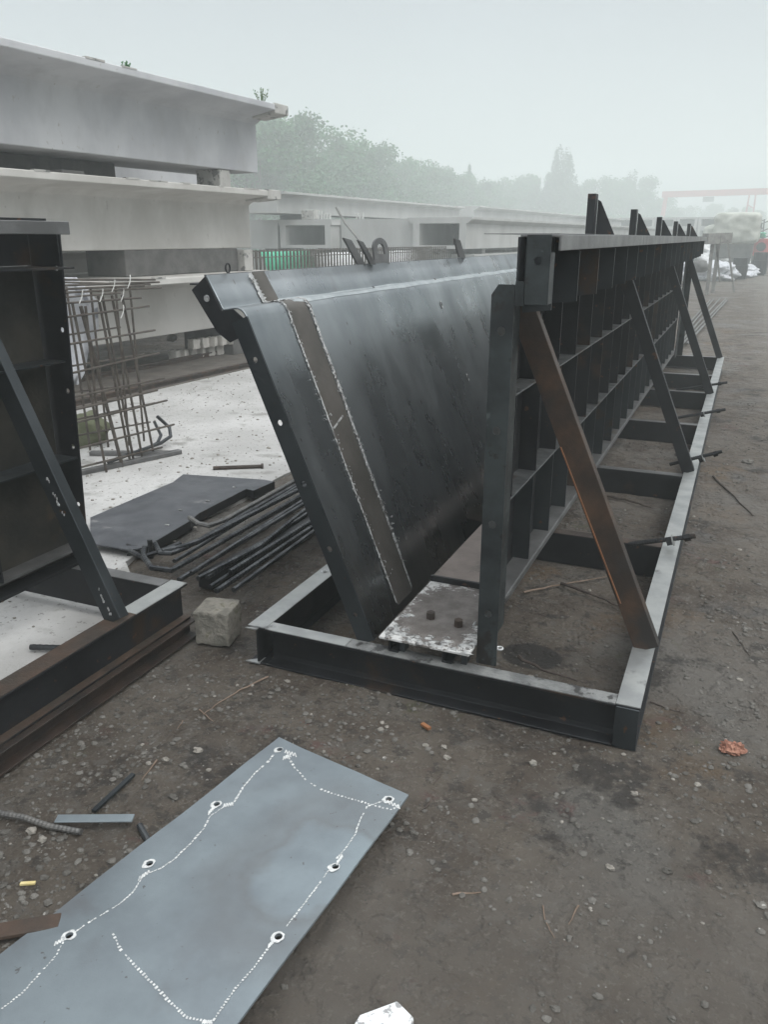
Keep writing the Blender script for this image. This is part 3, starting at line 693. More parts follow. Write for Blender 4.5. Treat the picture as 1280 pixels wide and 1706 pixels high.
# lifting lugs on the wing
def lug(p, lean, h, wd, ringed=False, name='lifting_lug'):
    b = MB(); p = Vector(p)
    if ringed:
        ro = wd*.62; ri = wd*.30; cz = h-ro; N = 14; outer = [(-wd*.62,0),(wd*.62,0)]; 
        op = [(-ro,0)] ; 
        O_ = []; I_ = []
        for k in range(N+1):
            an = math.pi*k/N; O_.append((ro*math.cos(an), cz+ro*math.sin(an))); I_.append((ri*math.cos(an), cz+ri*math.sin(an)*1.0))
        vv = [(x, 0, z) for x, z in O_+I_]; ff = [(k, k+1, N+1+k+1, N+1+k) for k in range(N)]
        vv += [(ro,0,0),(-ro,0,0),(ri,0,cz-ri),(-ri,0,cz-ri)]; i0 = 2*(N+1)
        ff += [(0, N+1, i0+2, i0), (N, i0+1, i0+3, N+1+N), (i0, i0+2, i0+3, i0+1)]
        b.add([p + Vector((x*.35+lean*z, x*.94, z)) for x, y, z in vv], ff); o = b.build(name, M['topchan'], sf, solid=.014)
    else:
        b.prism([(-wd/2,0),(wd/2,0),(wd/2-lean*h,h*.92),(-wd/2-lean*h,h)], p, (.35,.94,0), (0,0,1), (.012,0,0)); o = b.build(name, M['topchan'], sf, bevel=.001)
    return o
lug((-1.715, 3.66, 1.425), .75, .125, .05, False); lug((-1.70, 3.76, 1.425), .75, .115, .035, False)
lug((-1.715, 3.93, 1.425), -.12, .125, .085, True)
lug((-1.715, 5.20, 1.425), .5, .12, .06, False); lug((-1.715, 6.85, 1.42), .6, .11, .06)
b = MB(); c0 = Vector((-1.715, 2.54, 1.447)); b.tube([c0+Vector((.004*0, .014*math.cos(k*.524), .016*math.sin(k*.524))) for k in range(13)], .003, 6); b.build('lifting_ring', M['dark'], sf)

# ---------------------------------------------------------------- chalk-marked plate in the foreground
c00, c10, c11, c01 = PZ(465,1228,.022), PZ(681,1325,.062), PZ(395,1706,.062), PZ(0,1590,.022)
le = (c01-c00); re = (c11-c10)
c01 = c00 + le*(1.55/le.length); c11 = c10 + re*(1.42/re.length)
def pl(u, v):    # u along the length 0..1, v across 0..1
    a = c00.lerp(c01, u); b_ = c10.lerp(c11, u); p = a.lerp(b_, v)
    p.z += .010*math.sin(v*math.pi)*(noise.noise(Vector((u*4.0, v*1.5, .4)))) + .004*noise.noise(Vector((u*9, v*4, 1.4)))
    return p
def inv(px, py):
    p = PZ(px, py, .04); 
    for _ in range(6):
        # local solve on the bilinear plate
        best = None
        u, v = inv.g
        for _k in range(12):
            q = pl(u, v); e = p-q; du = (pl(u+.01, v)-q)/.01; dv = (pl(u, v+.01)-q)/.01
            a11, a12, a22 = du.x*du.x+du.y*du.y, du.x*dv.x+du.y*dv.y, dv.x*dv.x+dv.y*dv.y
            b1_, b2_ = e.x*du.x+e.y*du.y, e.x*dv.x+e.y*dv.y; det = a11*a22-a12*a12
            u += (b1_*a22-b2_*a12)/det; v += (a11*b2_-a12*b1_)/det
        inv.g = (u, v); p = PZ(px, py, pl(u, v).z)
    return u, v
inv.g = (.5, .5)
plate = thing('marked_steel_plate', 'blue-grey steel plate on the dirt with drilled holes and white chalk lines', 'steel plate', (c00.x+.2, c00.y-.5, 0))
hpx = [(466,1249),(361,1340),(249,1439),(115,1559),(648,1332),(559,1444),(464,1561)]
uvh = [inv(*p) for p in hpx]
us_ = sorted(set([0, 1]+[x for (u, v) in uvh for x in (u-.016, u+.016)] + [i/40 for i in range(41)]))
us_ = [u for u in us_ if u in (0, 1) or not any(abs(u-h[0]) < .0155 for h in uvh)]
vl = sum(h[1] for h in uvh[:4])/4; vr = sum(h[1] for h in uvh[4:])/3
vs2 = [0] + [vl-.05, vl+.05] + [vl+.05+(vr-.1-vl)*k/14 for k in range(1, 14)] + [vr-.05, vr+.05, 1]
hol = {}
for (u, v) in uvh:
    i = max(k for k in range(len(us_)-1) if us_[k] <= u); left = v < .5; j = 1 if left else len(vs2)-3
    hol[(i, j)] = (u, v)
b = MB()
for i in range(len(us_)-1):
    for j in range(len(vs2)-1):
        u0, u1, v0, v1 = us_[i], us_[i+1], vs2[j], vs2[j+1]
        if (i, j) not in hol: b.add([pl(u0,v0), pl(u1,v0), pl(u1,v1), pl(u0,v1)], [(0,1,2,3)]); continue
        cu, cv = hol[(i, j)]; sg = 5
        O_ = [(u0+(u1-u0)*k/sg, v0) for k in range(sg)] + [(u1, v0+(v1-v0)*k/sg) for k in range(sg)] + [(u1-(u1-u0)*k/sg, v1) for k in range(sg)] + [(u0, v1-(v1-v0)*k/sg) for k in range(sg)]
        N = len(O_); ctr = pl(cu, cv); I_ = []
        for (a, c) in O_:
            q = pl(a, c); d = (q-ctr); d.z = 0; I_.append(ctr+d.normalized()*.0085)
        b.add([pl(*p) for p in O_]+I_, [(k, (k+1) % N, (k+1) % N+N, k+N) for k in range(N)])
import bmesh
po = b.build('plate_sheet', M['plate'], plate, smooth=True, solid=.006)
bm_ = bmesh.new(); bm_.from_mesh(po.data); bmesh.ops.remove_doubles(bm_, verts=bm_.verts, dist=1e-5); bm_.to_mesh(po.data); bm_.free()
if sum(p.normal.z for p in po.data.polygons) < 0: po.data.flip_normals()
es = po.modifiers.new('edges', 'EDGE_SPLIT'); es.split_angle = R(35)
def lift(px, py, h=.0012): p = inv(px, py); q = pl(*p); return Vector((q.x, q.y, q.z+h))
lines = [
 ([(455,1258),(448,1268),(425,1288),(405,1312),(389,1338)], 7, 5),
 ([(389,1338),(376,1342),(362,1352),(350,1360),(340,1380),(318,1405),(290,1432),(268,1447),(248,1455)], 6, 4),
 ([(240,1456),(222,1486),(200,1506),(170,1524),(140,1542),(122,1556)], 5, 3),
 ([(105,1570),(92,1594),(66,1622),(38,1654),(0,1683)], 5, 4),
 ([(478,1258),(490,1278),(512,1302),(540,1318),(580,1330),(618,1341),(650,1349),(668,1345)], 8, 3),
 ([(640,1334),(612,1344),(600,1366),(592,1390),(575,1415),(560,1432)], 5, 4),
 ([(548,1450),(528,1478),(500,1515),(476,1545)], 5, 4),
 ([(452,1572),(425,1610),(390,1650),(358,1697),(352,1706)], 6, 4),
 ([(188,1556),(200,1582),(225,1610),(255,1640),(285,1672),(310,1695),(350,1704)], 8, 5),
]
def dense(pp, step):
    out_ = []
    for (a, c) in zip(pp, pp[1:]):
        n = max(1, int(math.dist(a, c)/step)); out_ += [(a[0]+(c[0]-a[0])*k/n, a[1]+(c[1]-a[1])*k/n) for k in range(n)]
    return out_+[pp[-1]]
for li, (pp, wpx, step) in enumerate(lines):
    b = MB(); q = dense(pp, 5.6)
    for k in range(len(q)-1):
        a, c = lift(*q[k]), lift(*q[k+1]); t_ = (c-a).normalized(); nn = Vector((-t_.y, t_.x, 0)); hw = wpx*.0004*random.uniform(.45, 1.25)*(1+.4*noise.noise(Vector((k*.21, li, 0))))
        if random.random() < .05: continue
        f_ = .5 if li in (3,4,7,8) else .72
        c2 = a.lerp(c, f_); j1, j2 = nn*random.uniform(-.0009,.0009), nn*random.uniform(-.0009,.0009)
        sk_ = t_*random.uniform(.0, .0012)
        b.add([a-nn*hw+j1, c2-nn*hw+j2+sk_, c2+nn*hw+j2, a+nn*hw+j1-sk_], [(0,1,2,3)])
    stuff(b.build('chalk_line', M['chalk'], plate))
for k, h in enumerate(hpx):     # chalk rings scrubbed round the holes
    u, v = uvh[k]; ctr = pl(u, v); b = MB(); N = 40; tilt_ = random.uniform(0, 6)
    full = k in (2, 3, 6, 1, 4)
    for q in range(N+1):
        an = 2*math.pi*q/N
        wv_ = (.0035+.003*noise.noise(Vector((math.cos(an)*1.4, math.sin(an)*1.4, k*3)))+.0025*max(0, math.cos(an-3.9)))*(1 if full else max(.25, math.cos(an-4.2)*.5+.6))
        for rr_ in (.0092, .0095+max(.0006, wv_)*1.5):
            d = Vector((math.cos(an), math.sin(an), 0)); pos = ctr+d*rr_; b.v.append(Vector((pos.x, pos.y, ctr.z+.0016+(pos-ctr).dot(Vector((.08,0,0))))))
    b.f = [(q*2, q*2+1, q*2+3, q*2+2) for q in range(N)]
    b.build('chalk_ring', M['chalk'], plate)
for (cx_, cy_), (dx_, dy_) in (((484,1255),(12,4)), ((240,1458),(-12,8)), ((100,1568),(-12,6)), ((655,1340),(14,6)), ((352,1350),(-6,6)), ((566,1432),(6,-8)), ((452,1572),(-6,6)), ((345,1703),(10,0)), ((380,1341),(10,-2)), ((478,1261),(8,-3))):
    b = MB(); q = []
    for k in range(9):
        t_ = k/8; q.append((cx_+dx_*(t_-.5)*1.6, cy_+dy_*(t_-.5)*1.6+(4*(-1)**k)*(.7 if k % 2 else .9)))
    for k in range(len(q)-1):
        a, c = lift(*q[k], .0014), lift(*q[k+1], .0014); t_ = (c-a).normalized(); nn = Vector((-t_.y, t_.x, 0))*.0016
        b.add([a-nn, c-nn, c+nn, a+nn], [(0,1,2,3)])
    stuff(b.build('chalk_scribble', M['chalk'], plate))
# timber under its right side
b = MB(); p = c10.lerp(c11, .45); q = c10.lerp(c11, .60); 
pa = c00.lerp(c10, .55)+(c01-c00)*.18; 
b.bar((pa.x-.05, pa.y, .010), (pa.x+.22, pa.y-.04, .012), .06, .022); rebase(b.build('packing_batten', M['timber'], bevel=.003)); tag(bpy.data.objects['packing_batten'], 'dark batten hidden in shadow under the right side of the chalked plate', 'batten')

# ---------------------------------------------------------------- concrete block
b = MB()
cx0, cy0 = -1.795, 2.44; N = 9
ang = R(-8)
def cube_surface(b, c, h, rot, amp, seed, taper=.0, n=8):
    for ax in range(3):
        for sg in (-1, 1):
            base_i = len(b.v)
            for i in range(n+1):
                for j in range(n+1):
                    p = [0,0,0]; p[ax] = sg; p[(ax+1) % 3] = (i/n*2-1); p[(ax+2) % 3] = (j/n*2-1)*sg
                    v = Vector(p); m = sum(abs(t_)**16 for t_ in v)**(1/16.); v = v/m if m > 1 else v
                    v = Vector((v.x*h[0]*(1+taper*(1-v.z)), v.y*h[1]*(1+taper*(1-v.z)), v.z*h[2]))
                    v += Vector((1,1,1))*amp*noise.noise(v*26+Vector((seed,0,0))) + Vector((0,0,1))*amp*noise.noise(v*60+Vector((seed,0,0)))
                    b.v.append(Matrix.Rotation(rot, 3, 'Z') @ v + Vector(c))
            for i in range(n):
                for j in range(n):
                    a = base_i+i*(n+1)+j; b.f.append((a, a+n+1, a+n+2, a+1))
cube_surface(b, (cx0, cy0, .072), (.076,.076,.074), R(12), .0045, 3, -.03, 22)
o = b.build('concrete_block', M['block'], smooth=True); tag(rebase(o), 'stained cubic concrete block between the two steel base frames', 'concrete block')

# ---------------------------------------------------------------- rebars on the slab and the timber under them
def rebar_px(pts_, z, r=.009, lab='', m=None, ext=0, rib=.012, zs=None, name='rebar', cat='rebar', group=None):
    P = [PZ(*p, (zs[i] if zs else z)) for i, p in enumerate(pts_)]
    if ext: d = (P[-1]-P[-2]).normalized(); P.append(P[-1]+d*ext)
    b = MB(); b.tube(P, r*1.25, 8, rib=rib); o = rebase(b.build(name, m or M['rebar'])); return tag(o, lab, cat, group)
b = MB(); p = PZ(345, 992, 0); q = PZ(536, 884, 0); q = q+(q-p).normalized()*1.2
b.bar(p+Vector((-.045,.05,.04)), q+Vector((-.045,0,.04)), .08, .07); tag(rebase(b.build('dark_channel', M['dark'], bevel=.003)), 'long dark steel channel at the right edge of the rebar bundle', 'steel channel')
z_ = .095
G = 'loose rebars bundled between the two steel bases'
rebar_px([(383,953),(523,866)], z_, .0105, 'short ribbed rebar in the bundle, its cut end clear of the others', ext=1.3, group=G)
rebar_px([(360,985),(523,876)], z_, .0095, 'ribbed rebar ending nearest the concrete block', ext=1.3, group=G)
rebar_px([(389,983),(526,883)], z_, .0095, 'smooth dark bar lying rightmost in the bundle', ext=1.3, group=G, rib=0)
rebar_px([(330,964),(430,912),(514,845)], z_, .010, 'straight dark rebar starting at the corner of the left base', ext=1.2, group=G)
rebar_px([(298,966),(420,892),(512,836)], z_, .010, 'blue-grey straight rebar in the middle of the bundle', ext=1.2, group=G, rib=0)
rebar_px([(240,912),(238,926),(252,946),(285,950),(330,925),(508,822)], z_+.012, .010, 'hooked rebar bending round at the near end of the bundle', ext=1.2, group=G)
rebar_px([(270,918),(300,912),(330,902),(505,812)], z_+.02, .011, 'rebar with a swollen threaded end resting on the hooked one', ext=1.2, group=G)
rebar_px([(258,905),(266,921),(285,922),(310,912),(500,804)], z_+.012, .009, 'thin hooked rebar next to the yard plate', ext=1.2, group=G)
rebar_px([(216,917),(236,928),(262,920),(300,905)], z_, .008, 'short bent rebar end at the far left of the bundle', ext=0, group=G)
rebar_px([(315,862),(330,872),(348,876),(375,866),(493,800)], .12, .010, 'pale U-bent rebar lying over the edge of the yard plate', ext=1.3, m=M['rebar_l'])
rebar_px([(400,930),(525,858)], .06, .010, 'rebar lying low beneath the others at the right of the bundle', ext=1.2, group=G, rib=0)
rebar_px([(310,935),(505,828)], .07, .010, 'buried rebar in the shadow of the bundle', ext=1.2, group=G, rib=0)
rebar_px([(345,962),(518,852)], .085, .009, 'dark rebar between the blue-grey bar and the cut-end one', ext=1.2, group=G)
rebar_px([(318,955),(508,832)], .10, .009, 'dark rebar left of the blue-grey straight one', ext=1.2, group=G)
rebar_px([(290,935),(503,806)], .10, .0085, 'rebar half hidden beneath the one with the swollen end', ext=1.2, group=G, rib=0)
rebar_px([(350,978),(520,868)], .075, .009, 'rebar sunk low in front of the straight dark one', ext=1.2, group=G, rib=0)
b = MB(); p = PZ(252, 930, .03); b.tube([p, p+Vector((.0,.0,.10))], .012, 8, rib=.012); tag(rebase(b.build('rebar_stub', M['rebar'])), 'short rebar stub standing upright at the corner of the yard plate', 'rebar')
b = MB(); 
for k, (x, y) in enumerate(((213,916),(228,920))):
    p = PZ(x, y, .06); b.tube([p-Vector((.03,0,0)), p+Vector((.03,.01,0))], .014, 7)
b = MB(); p = PZ(222,918,.045); b.blob(p, .05, .03, .03, 10, 6, .4, 4); tag(rebase(b.build('clamp_lump', M['dark'], smooth=True)), 'small black clamp at the near end of the rebar bundle', 'clamp')
# yard plate
pp = [(150,905),(215,916),(240,912),(315,868),(330,855),(410,814),(422,817),(456,802),(440,799),(305,790),(288,803),(150,862)]
top = [PZ(*p, .075) for p in pp]; n_ = len(top)
b = MB(); b.add([tuple(p) for p in top]+[(p.x, p.y, .068) for p in top], [tuple(range(n_)), tuple(range(2*n_-1, n_-1, -1))] + [(i, (i+1) % n_, (i+1) % n_+n_, i+n_) for i in range(n_)])
yp = thing('yard_plate', 'dark weathered steel plate with a turned-down edge lying on the pale slab', 'steel plate', (top[3].x, top[3].y, .03))
b.build('plate_sheet', M['yardplate'], yp)
b = MB()
for i in list(range(2, 7)):
    a, c = top[i], top[i+1]; b.add([a, c, c-Vector((0,0,.05)), a-Vector((0,0,.05))], [(0,1,2,3)])
b.build('turned_edge', M['dark'], yp, solid=.006)
for p_ in ((278,875),(345,835),(300,850),(390,812)):
    p = PZ(*p_, .0765); b = MB(); b.box(p.x-.012, p.x+.012, p.y-.006, p.y+.006, .0755, .081); b.build('spatter_lump', M['weld'], yp)
b = MB(); P = [PZ(355,780,.04), PZ(436,777,.04)]; b.tube(P, .014, 8); b.tube([P[1]-(P[1]-P[0])*.01, P[1]+Vector((.01,.005,.0))], .022, 7)
tag(rebase(b.build('round_bar', M['rust'])), 'short brown bar lying alone on the pale slab', 'steel bar')
b = MB(); b.tube([PZ(50,1078,.05), PZ(125,1080,.05)], .011, 10, rib=.012); tag(rebase(b.build('rebar', M['rebar'])), 'short dark rebar inside the left base frame', 'rebar')

# ---------------------------------------------------------------- rebar cage standing on the slab
cg = thing('rebar_cage', 'brown rebar cage standing on the pale slab before the stacked girders', 'rebar cage', (-3.9, 4.4, .03))
def cagebar(p, q, r, name, m=M['rebar_b']): return MB().tube([p, q], r*1.35, 6).build(name, m, cg)
XC = -3.86
for k, (a, c) in enumerate((((203,492),(257,768)), ((170,492),(224,780)), ((163,492),(216,766)), ((134,510),(205,790)), ((142,510),(165,720)), ((186,492),(238,772)), ((120,505),(178,795)))):
    p, q = PX(*a, XC), PX(*c, XC); q.z = max(q.z, .03)
    cagebar(p, q, .0065 if k != 3 else .009, 'vertical_bar')
XB = -4.12
for a, c in (((216,478),(240,735)), ((192,478),(215,742)), ((150,478),(180,745)), ((110,478),(150,750))):
    p, q = PX(*a, XB), PX(*c, XB); cagebar(p, q, .006, 'vertical_bar')
for k, (a, c) in enumerate((((95,476),(265,470)), ((100,488),(268,479)), ((98,530),(248,510)), ((100,576),(258,550)), ((105,625),(265,588)), ((110,664),(273,630)), ((110,708),(278,667)), ((118,750),(290,707)), ((120,782),(270,745)), ((95,466),(258,466)), ((98,482),(240,476)), ((110,686),(262,650)), ((98,506),(235,496)))):
    p, q = PX(*a, XC+.012), PX(*c, XC+.012); p = p-(q-p)*.15; cagebar(p, q, .0055, 'horizontal_bar')
for k, (a, c) in enumerate((((95,470),(250,474)), ((100,496),(200,488)), ((98,560),(200,545)), ((105,612),(240,590)), ((108,655),(232,640)), ((112,702),(258,671)), ((115,728),(250,703)))):
    p, q = PX(*a, XB), PX(*c, XB); cagebar(p, q, .005, 'horizontal_bar')
for a in ((205,492),(170,492),(136,495),(190,476),(216,470),(107,490),(205,520)):
    p = PX(*a, XC+.02); 
    MB().tube([p+Vector((-.01,.02,.045)), p+Vector((0,.01,.03)), p, p+Vector((.0,-.03,-.04))], .004, 5).build('tie_wire', M['wire'], cg)
for k, (a, c) in enumerate((((150,755),(285,755)), ((120,790),(300,752)))):
    p, q = PZ(*a, .045), PZ(*c, .045); b = MB(); b.bar(p, q, .05, .03); tag(rebase(b.build('steel_flat', M['topchan'], bevel=.002)), ['grey steel flat at the foot of the rebar cage, the rear one of two', 'grey steel flat at the foot of the rebar cage, the front one of two'][k], 'steel flat')
G2 = None
p1 = [PZ(180,770,.08), PZ(240,748,.08), PZ(268,738,.08), PZ(284,727,.10), PZ(282,712,.15), PZ(262,694,.22)]
b = MB(); b.tube(p1, .014, 8); tag(rebase(b.build('bent_rebar', M['rebar'], smooth=True)), 'thick dark bar curling upward at the right foot of the rebar cage', 'rebar')
p1 = [PZ(235,752,.06), PZ(262,738,.08), PZ(268,725,.12), PZ(257,703,.18)]
b = MB(); b.tube(p1, .012, 8); tag(rebase(b.build('bent_rebar', M['rebar'], smooth=True)), 'shorter bent bar inside the curled one at the cage foot', 'rebar')
p = PZ(150, 745, 0); b = MB(); b.blob((p.x-.05, p.y, .12), .22, .13, .13, 14, 8, .5, 5, 2.5); tag(rebase(b.build('canvas_bundle', M['olive'], smooth=True)), 'olive canvas bundle on the slab behind the rebar cage', 'canvas bundle')
# hanging sheet behind the cage
b = MB(); XS = -4.35; n = 14
ed = [((80,462),(118,462)), ((82,495),(146,500)), ((90,540),(163,548)), ((95,580),(150,590)), ((100,612),(130,618)), ((100,635),(112,640))]
for a, c in ed:
    for k in range(n+1):
        p = PX(a[0]+(c[0]-a[0])*k/n, a[1]+(c[1]-a[1])*k/n, XS); p.x += .16*noise.noise(Vector((p.y*7, p.z*4, 0)))+.09*noise.noise(Vector((p.y*16, p.z*9, 0))); b.v.append(p)
for j in range(len(ed)-1):
    for k in range(n): b.f.append((j*(n+1)+k, j*(n+1)+k+1, (j+1)*(n+1)+k+1, (j+1)*(n+1)+k))
o = b.build('hanging_sheet', M['tarp'], smooth=True, solid=.004); tag(o, 'crumpled pale grey sheet hung on the back of the rebar cage', 'sheet')

# ---------------------------------------------------------------- stacked concrete girders on the left
def t_girder(name, lab, n_face, s0, s1, z0, zw, zt, width=.95, over=.50, m=None, endb=True, tip=.07, group=None, hollow=False):
    o_ = BX @ Vector((n_face-width/2, s1, z0))
    th = thing(name, lab, 'concrete girder', o_, BR, group)
    nf = n_face; x0 = nf-width; x1 = nf
    hz = zt-tip
    prof_ = [(x0,z0),(x1,z0),(x1,zw-.02),(x1+.10,zw+.03),(x1+over,hz),(x1+over,zt),(x0-over,zt),(x0-over,hz),(x0-.10,zw+.03),(x0,zw-.02)]
    b = MB(BX); b.prism(prof_, (0, s0, 0), (1,0,0), (0,0,1), (0, s1-s0, 0), 1); b.build('girder_body', m or M['conc_a'], th, bevel=.008)
    if endb:   # thicker end block on the flange, slightly proud
        b = MB(BX); b.prism([(x1+.14,zw+.012),(x1+over+.006,hz-.035),(x1+over+.006,zt+.012),(x1+.14,zt+.012)], (0, s1-.28, 0), (1,0,0), (0,0,1), (0,.30,0)); b.build('end_block', M['conc_edge'], th, bevel=.008)
    b = MB(BX); k = s0
    rs = random.Random(n_face*7+z0)
    while k < s1-.3:      # broken edge lumps and starter bars on the flange edge
        l = rs.uniform(.08,.3)
        if rs.random() < .6: b.box(x1+over-.05, x1+over+.004, k, k+l, zt-.005, zt+rs.uniform(.004,.014))
        k += l+rs.uniform(.1,.6)
    stuff(b.build('edge_lumps', M['conc_edge'], th))
    return th
NF = -6.85
t_girder('concrete_girder', 'topmost pale concrete girder of the near stack, cool grey', NF, -3, 9.60, 2.37, 2.98, 3.14, m=M['conc_a'])
t_girder('concrete_girder', 'middle concrete girder of the near stack, warm grey', NF, -3, 9.36, 1.42, 1.98, 2.12, m=M['conc_b'])
t_girder('concrete_girder', 'bottom concrete girder of the near stack, behind the rebar cage', NF, -3, 9.5, .44, 1.0, 1.13, m=M['conc_b'], endb=False)
t_girder('concrete_girder', 'rear concrete girder seen in the gap below the topmost one', NF-2.1, -3, 11.6, 2.12, 2.86, 3.0, m=M['conc_a'], over=.2, endb=False)
t_girder('concrete_girder', 'dark rear girder behind the middle of the near stack', NF-2.1, -3, 11.4, .5, 1.30, 1.42, m=M['conc_b'], over=.2, endb=False)
t_girder('concrete_girder', 'rear girder of the middle layer behind the near stack', NF-2.1, -3, 11.5, 1.43, 1.98, 2.11, m=M['conc_b'], over=.2, endb=False)
def bblock(lab, n0, n1, s0, s1, z0, z1, m, name='spacer_and_lit_end', cat='spacer block'):
    b = MB(BX); b.box(n0, n1, s0, s1, z0, z1); return tag(rebase(b.build(name, m, bevel=.008)), lab, cat)
bblock('pale spacer block between the topmost and middle girders near their end', NF-.40, NF-.02, 8.80, 9.02, 2.122, 2.368, M['conc_edge'])
bblock('long dark filler added as the shade in the gap below the topmost girder', NF-.9, NF-.6, -3, 7.6, 2.122, 2.366, M['timber'], 'timber_and_shade_fill', 'timber')  # dark filler added in place of the shade inside the gap
bblock('long dark timber packing under the end of the middle girder', NF-.6, NF-.0, 7.0, 9.05, 1.132, 1.418, M['support'], 'timber_and_shade_fill', 'timber')
bblock('pale block added as the lit end of the dark packing under the middle girder', NF-.5, NF+.1, 9.06, 9.25, 1.132, 1.40, M['conc_edge'])  # pale colour paints the light on the dark packing's end
bblock('brown timber packing farther left under the middle girder', NF-.6, NF-.05, 5.45, 5.75, 1.132, 1.418, M['support'], 'timber_and_shade_fill', 'timber')
bblock('small dark packing low in the upper gap of the stack', NF-.5, NF-.05, 6.3, 6.6, 2.122, 2.20, M['support'], 'timber_and_shade_fill', 'timber')
bblock('footing block under the far end of the bottom girder', NF-.9, NF-.05, 8.9, 9.3, .0, .438, M['support'], 'footing_block', 'concrete block')
bblock('footing block under the near part of the bottom girder', NF-.9, NF-.05, 3.4, 3.8, .0, .438, M['support'], 'footing_block', 'concrete block')
bblock('footing block carrying the rear girders', NF-3.1, NF-2.1, 5.4, 5.8, .0, .498, M['support'], 'footing_block', 'concrete block')
for k, (s_, zt_, h_) in enumerate(((9.2, 3.15, .16), (6.9, 3.145, .08), (5.3, 3.145, .07), (3.6, 3.145, .06))):
    b = MB(BX)
    for j in range(26):
        a_ = random.uniform(0, 6.28); l = h_*random.uniform(.5, 1.1); r_ = random.uniform(0, h_*.5); x_, y_ = NF+.38+r_*.4*math.cos(a_), s_+r_*.4*math.sin(a_)
        b.add([(x_-.004, y_, zt_-.01), (x_+.004, y_, zt_-.01), (x_+r_*math.cos(a_), y_+r_*math.sin(a_), zt_+l)], [(0,1,2)])
        for q in range(3):
            f_ = random.uniform(.4, 1); c_ = Vector((x_+r_*f_*math.cos(a_), y_+r_*f_*math.sin(a_), zt_+l*f_)); u_ = Vector((random.uniform(-1,1), random.uniform(-1,1), random.uniform(-1,1)))*.012; v_ = u_.orthogonal().normalized()*.008
            b.add([c_-u_, c_+v_, c_+u_, c_-v_], [(0,1,2,3)])
    tag(rebase(b.build('weed_tuft', M['leaf'])), ['largest weed tuft growing near the end of the topmost girder', 'small weed tuft on the topmost girder, next to the largest', 'small weed tuft on the topmost girder, third from its end', 'farthest left weed tuft on the topmost girder'][k], 'weed')
# green sheet glimpsed in the gap
b = MB(); 
for j in range(4):
    for k in range(11):
        p = PY(150+k*11, 424+j*12, 11.5); p.y += .1*noise.noise(Vector((k*.7, j*.9, 0))); b.v.append(p)
b.f = [(j*11+k, j*11+k+1, (j+1)*11+k+1, (j+1)*11+k) for j in range(3) for k in range(10)]
tag(b.build('green_net', M['green'], smooth=True, solid=.004), 'green netting glimpsed in the gap under the middle girder', 'net')
# setts below the stack
rs = random.Random(5)
k = 0
ordn = ['first','second','third','fourth','fifth','sixth','seventh','eighth','ninth','tenth']
for row, (pys, x0_, n) in enumerate(((588, 296, 8), (568, 330, 5))):
    for i in range(n):
        px_ = x0_+i*14.5+rs.uniform(-1,1); py_ = pys - i*2.0
        p = PZ(px_, py_+13, .04) if row == 0 else None
        if row == 1:
            px_ = x0_+i*15; p = PZ(px_, 599-i*2.2, .04)
        b = MB(); cube_surface(b, (p.x-.05, p.y, .04+.065+row*.135), (.058,.058,.062), rs.uniform(-.3,.3), .008, rs.uniform(0,9), 0, 6)
        tag(rebase(b.build('stone_sett', M['sett'], smooth=True)), '%s pale stone sett from the left in the %s row beneath the girder stack' % (ordn[i], ['lower', 'upper'][row]), 'stone sett', 'stone setts beneath the girder stack')
p = PZ(293, 590, .0); b = MB(); b.blob((p.x-.05, p.y, .225), .075, .075, .06, 12, 8, .15, 2); tag(rebase(b.build('round_stone', M['sett'], smooth=True)), 'rounded pale stone on top of the setts at their left end', 'stone')

# ---------------------------------------------------------------- girders farther off
def box_girder(lab, n0, n1, s0, s1, z0, z1, opening, wing=.3):
    th = thing('box_girder', lab, 'concrete girder', BX @ Vector(((n0+n1)/2, s0, z0)), BR)
    t_ = .22 if opening else 0; b = MB(BX)
    ov = wing
    if opening:
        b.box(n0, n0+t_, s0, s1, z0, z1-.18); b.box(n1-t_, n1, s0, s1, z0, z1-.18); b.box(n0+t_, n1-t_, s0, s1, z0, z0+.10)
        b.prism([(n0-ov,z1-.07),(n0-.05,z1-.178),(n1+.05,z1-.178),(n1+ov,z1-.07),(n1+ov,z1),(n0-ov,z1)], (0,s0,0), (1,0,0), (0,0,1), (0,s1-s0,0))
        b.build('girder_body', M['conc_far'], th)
        q = MB(BX); q.box(n0+t_+.001, n1-t_-.001, s0+2.8, s0+2.9, z0+.101, z1-.181); q.build('shade_diaphragm', M['hollow'], th)  # black panel across the hollow paints the shade deep inside
    else:
        b.prism([(n0,z0),(n1,z0),(n1,z1-.25),(n1+ov,z1-.08),(n1+ov,z1),(n0-ov,z1),(n0-ov,z1-.08),(n0,z1-.25)], (0,s0,0), (1,0,0), (0,0,1), (0,s1-s0,0)); b.build('girder_body', M['conc_far'], th)
    return th
box_girder('open-ended box girder right of centre, its side running off to the right', -11.55, -9.75, 24.4, 70, 1.22, 2.15, True, .2)
box_girder('solid-ended girder between the two open-ended ones', -14.30, -11.60, 24.6, 60, 1.20, 2.13, False, .02)
box_girder('open-ended box girder left of the solid-ended one', -16.35, -14.35, 24.0, 60, 1.22, 2.12, True, .03)
box_girder('solid-ended girder just right of the near stack', -18.6, -16.45, 24.0, 60, 1.2, 2.12, False, .04)
box_girder('low pale girder under the open-ended one at right', -11.5, -9.8, 24.8, 70, .12, 1.05, False, .2)
box_girder('low pale girder under the solid-ended one', -14.2, -11.9, 25, 60, .12, 1.05, False, .1)
box_girder('low pale girder under the left open-ended one', -16.3, -14.4, 24.4, 60, .12, 1.05, False, .1)
box_girder('low pale girder just beyond the near stack', -18.6, -16.6, 24.4, 60, .12, 1.05, False, .1)
t_girder('concrete_girder', 'long girder of the upper layer behind the near stack', -15.75, 23, 38.5, 2.30, 2.80, 2.95, 1.3, .3, M['conc_far'], False)
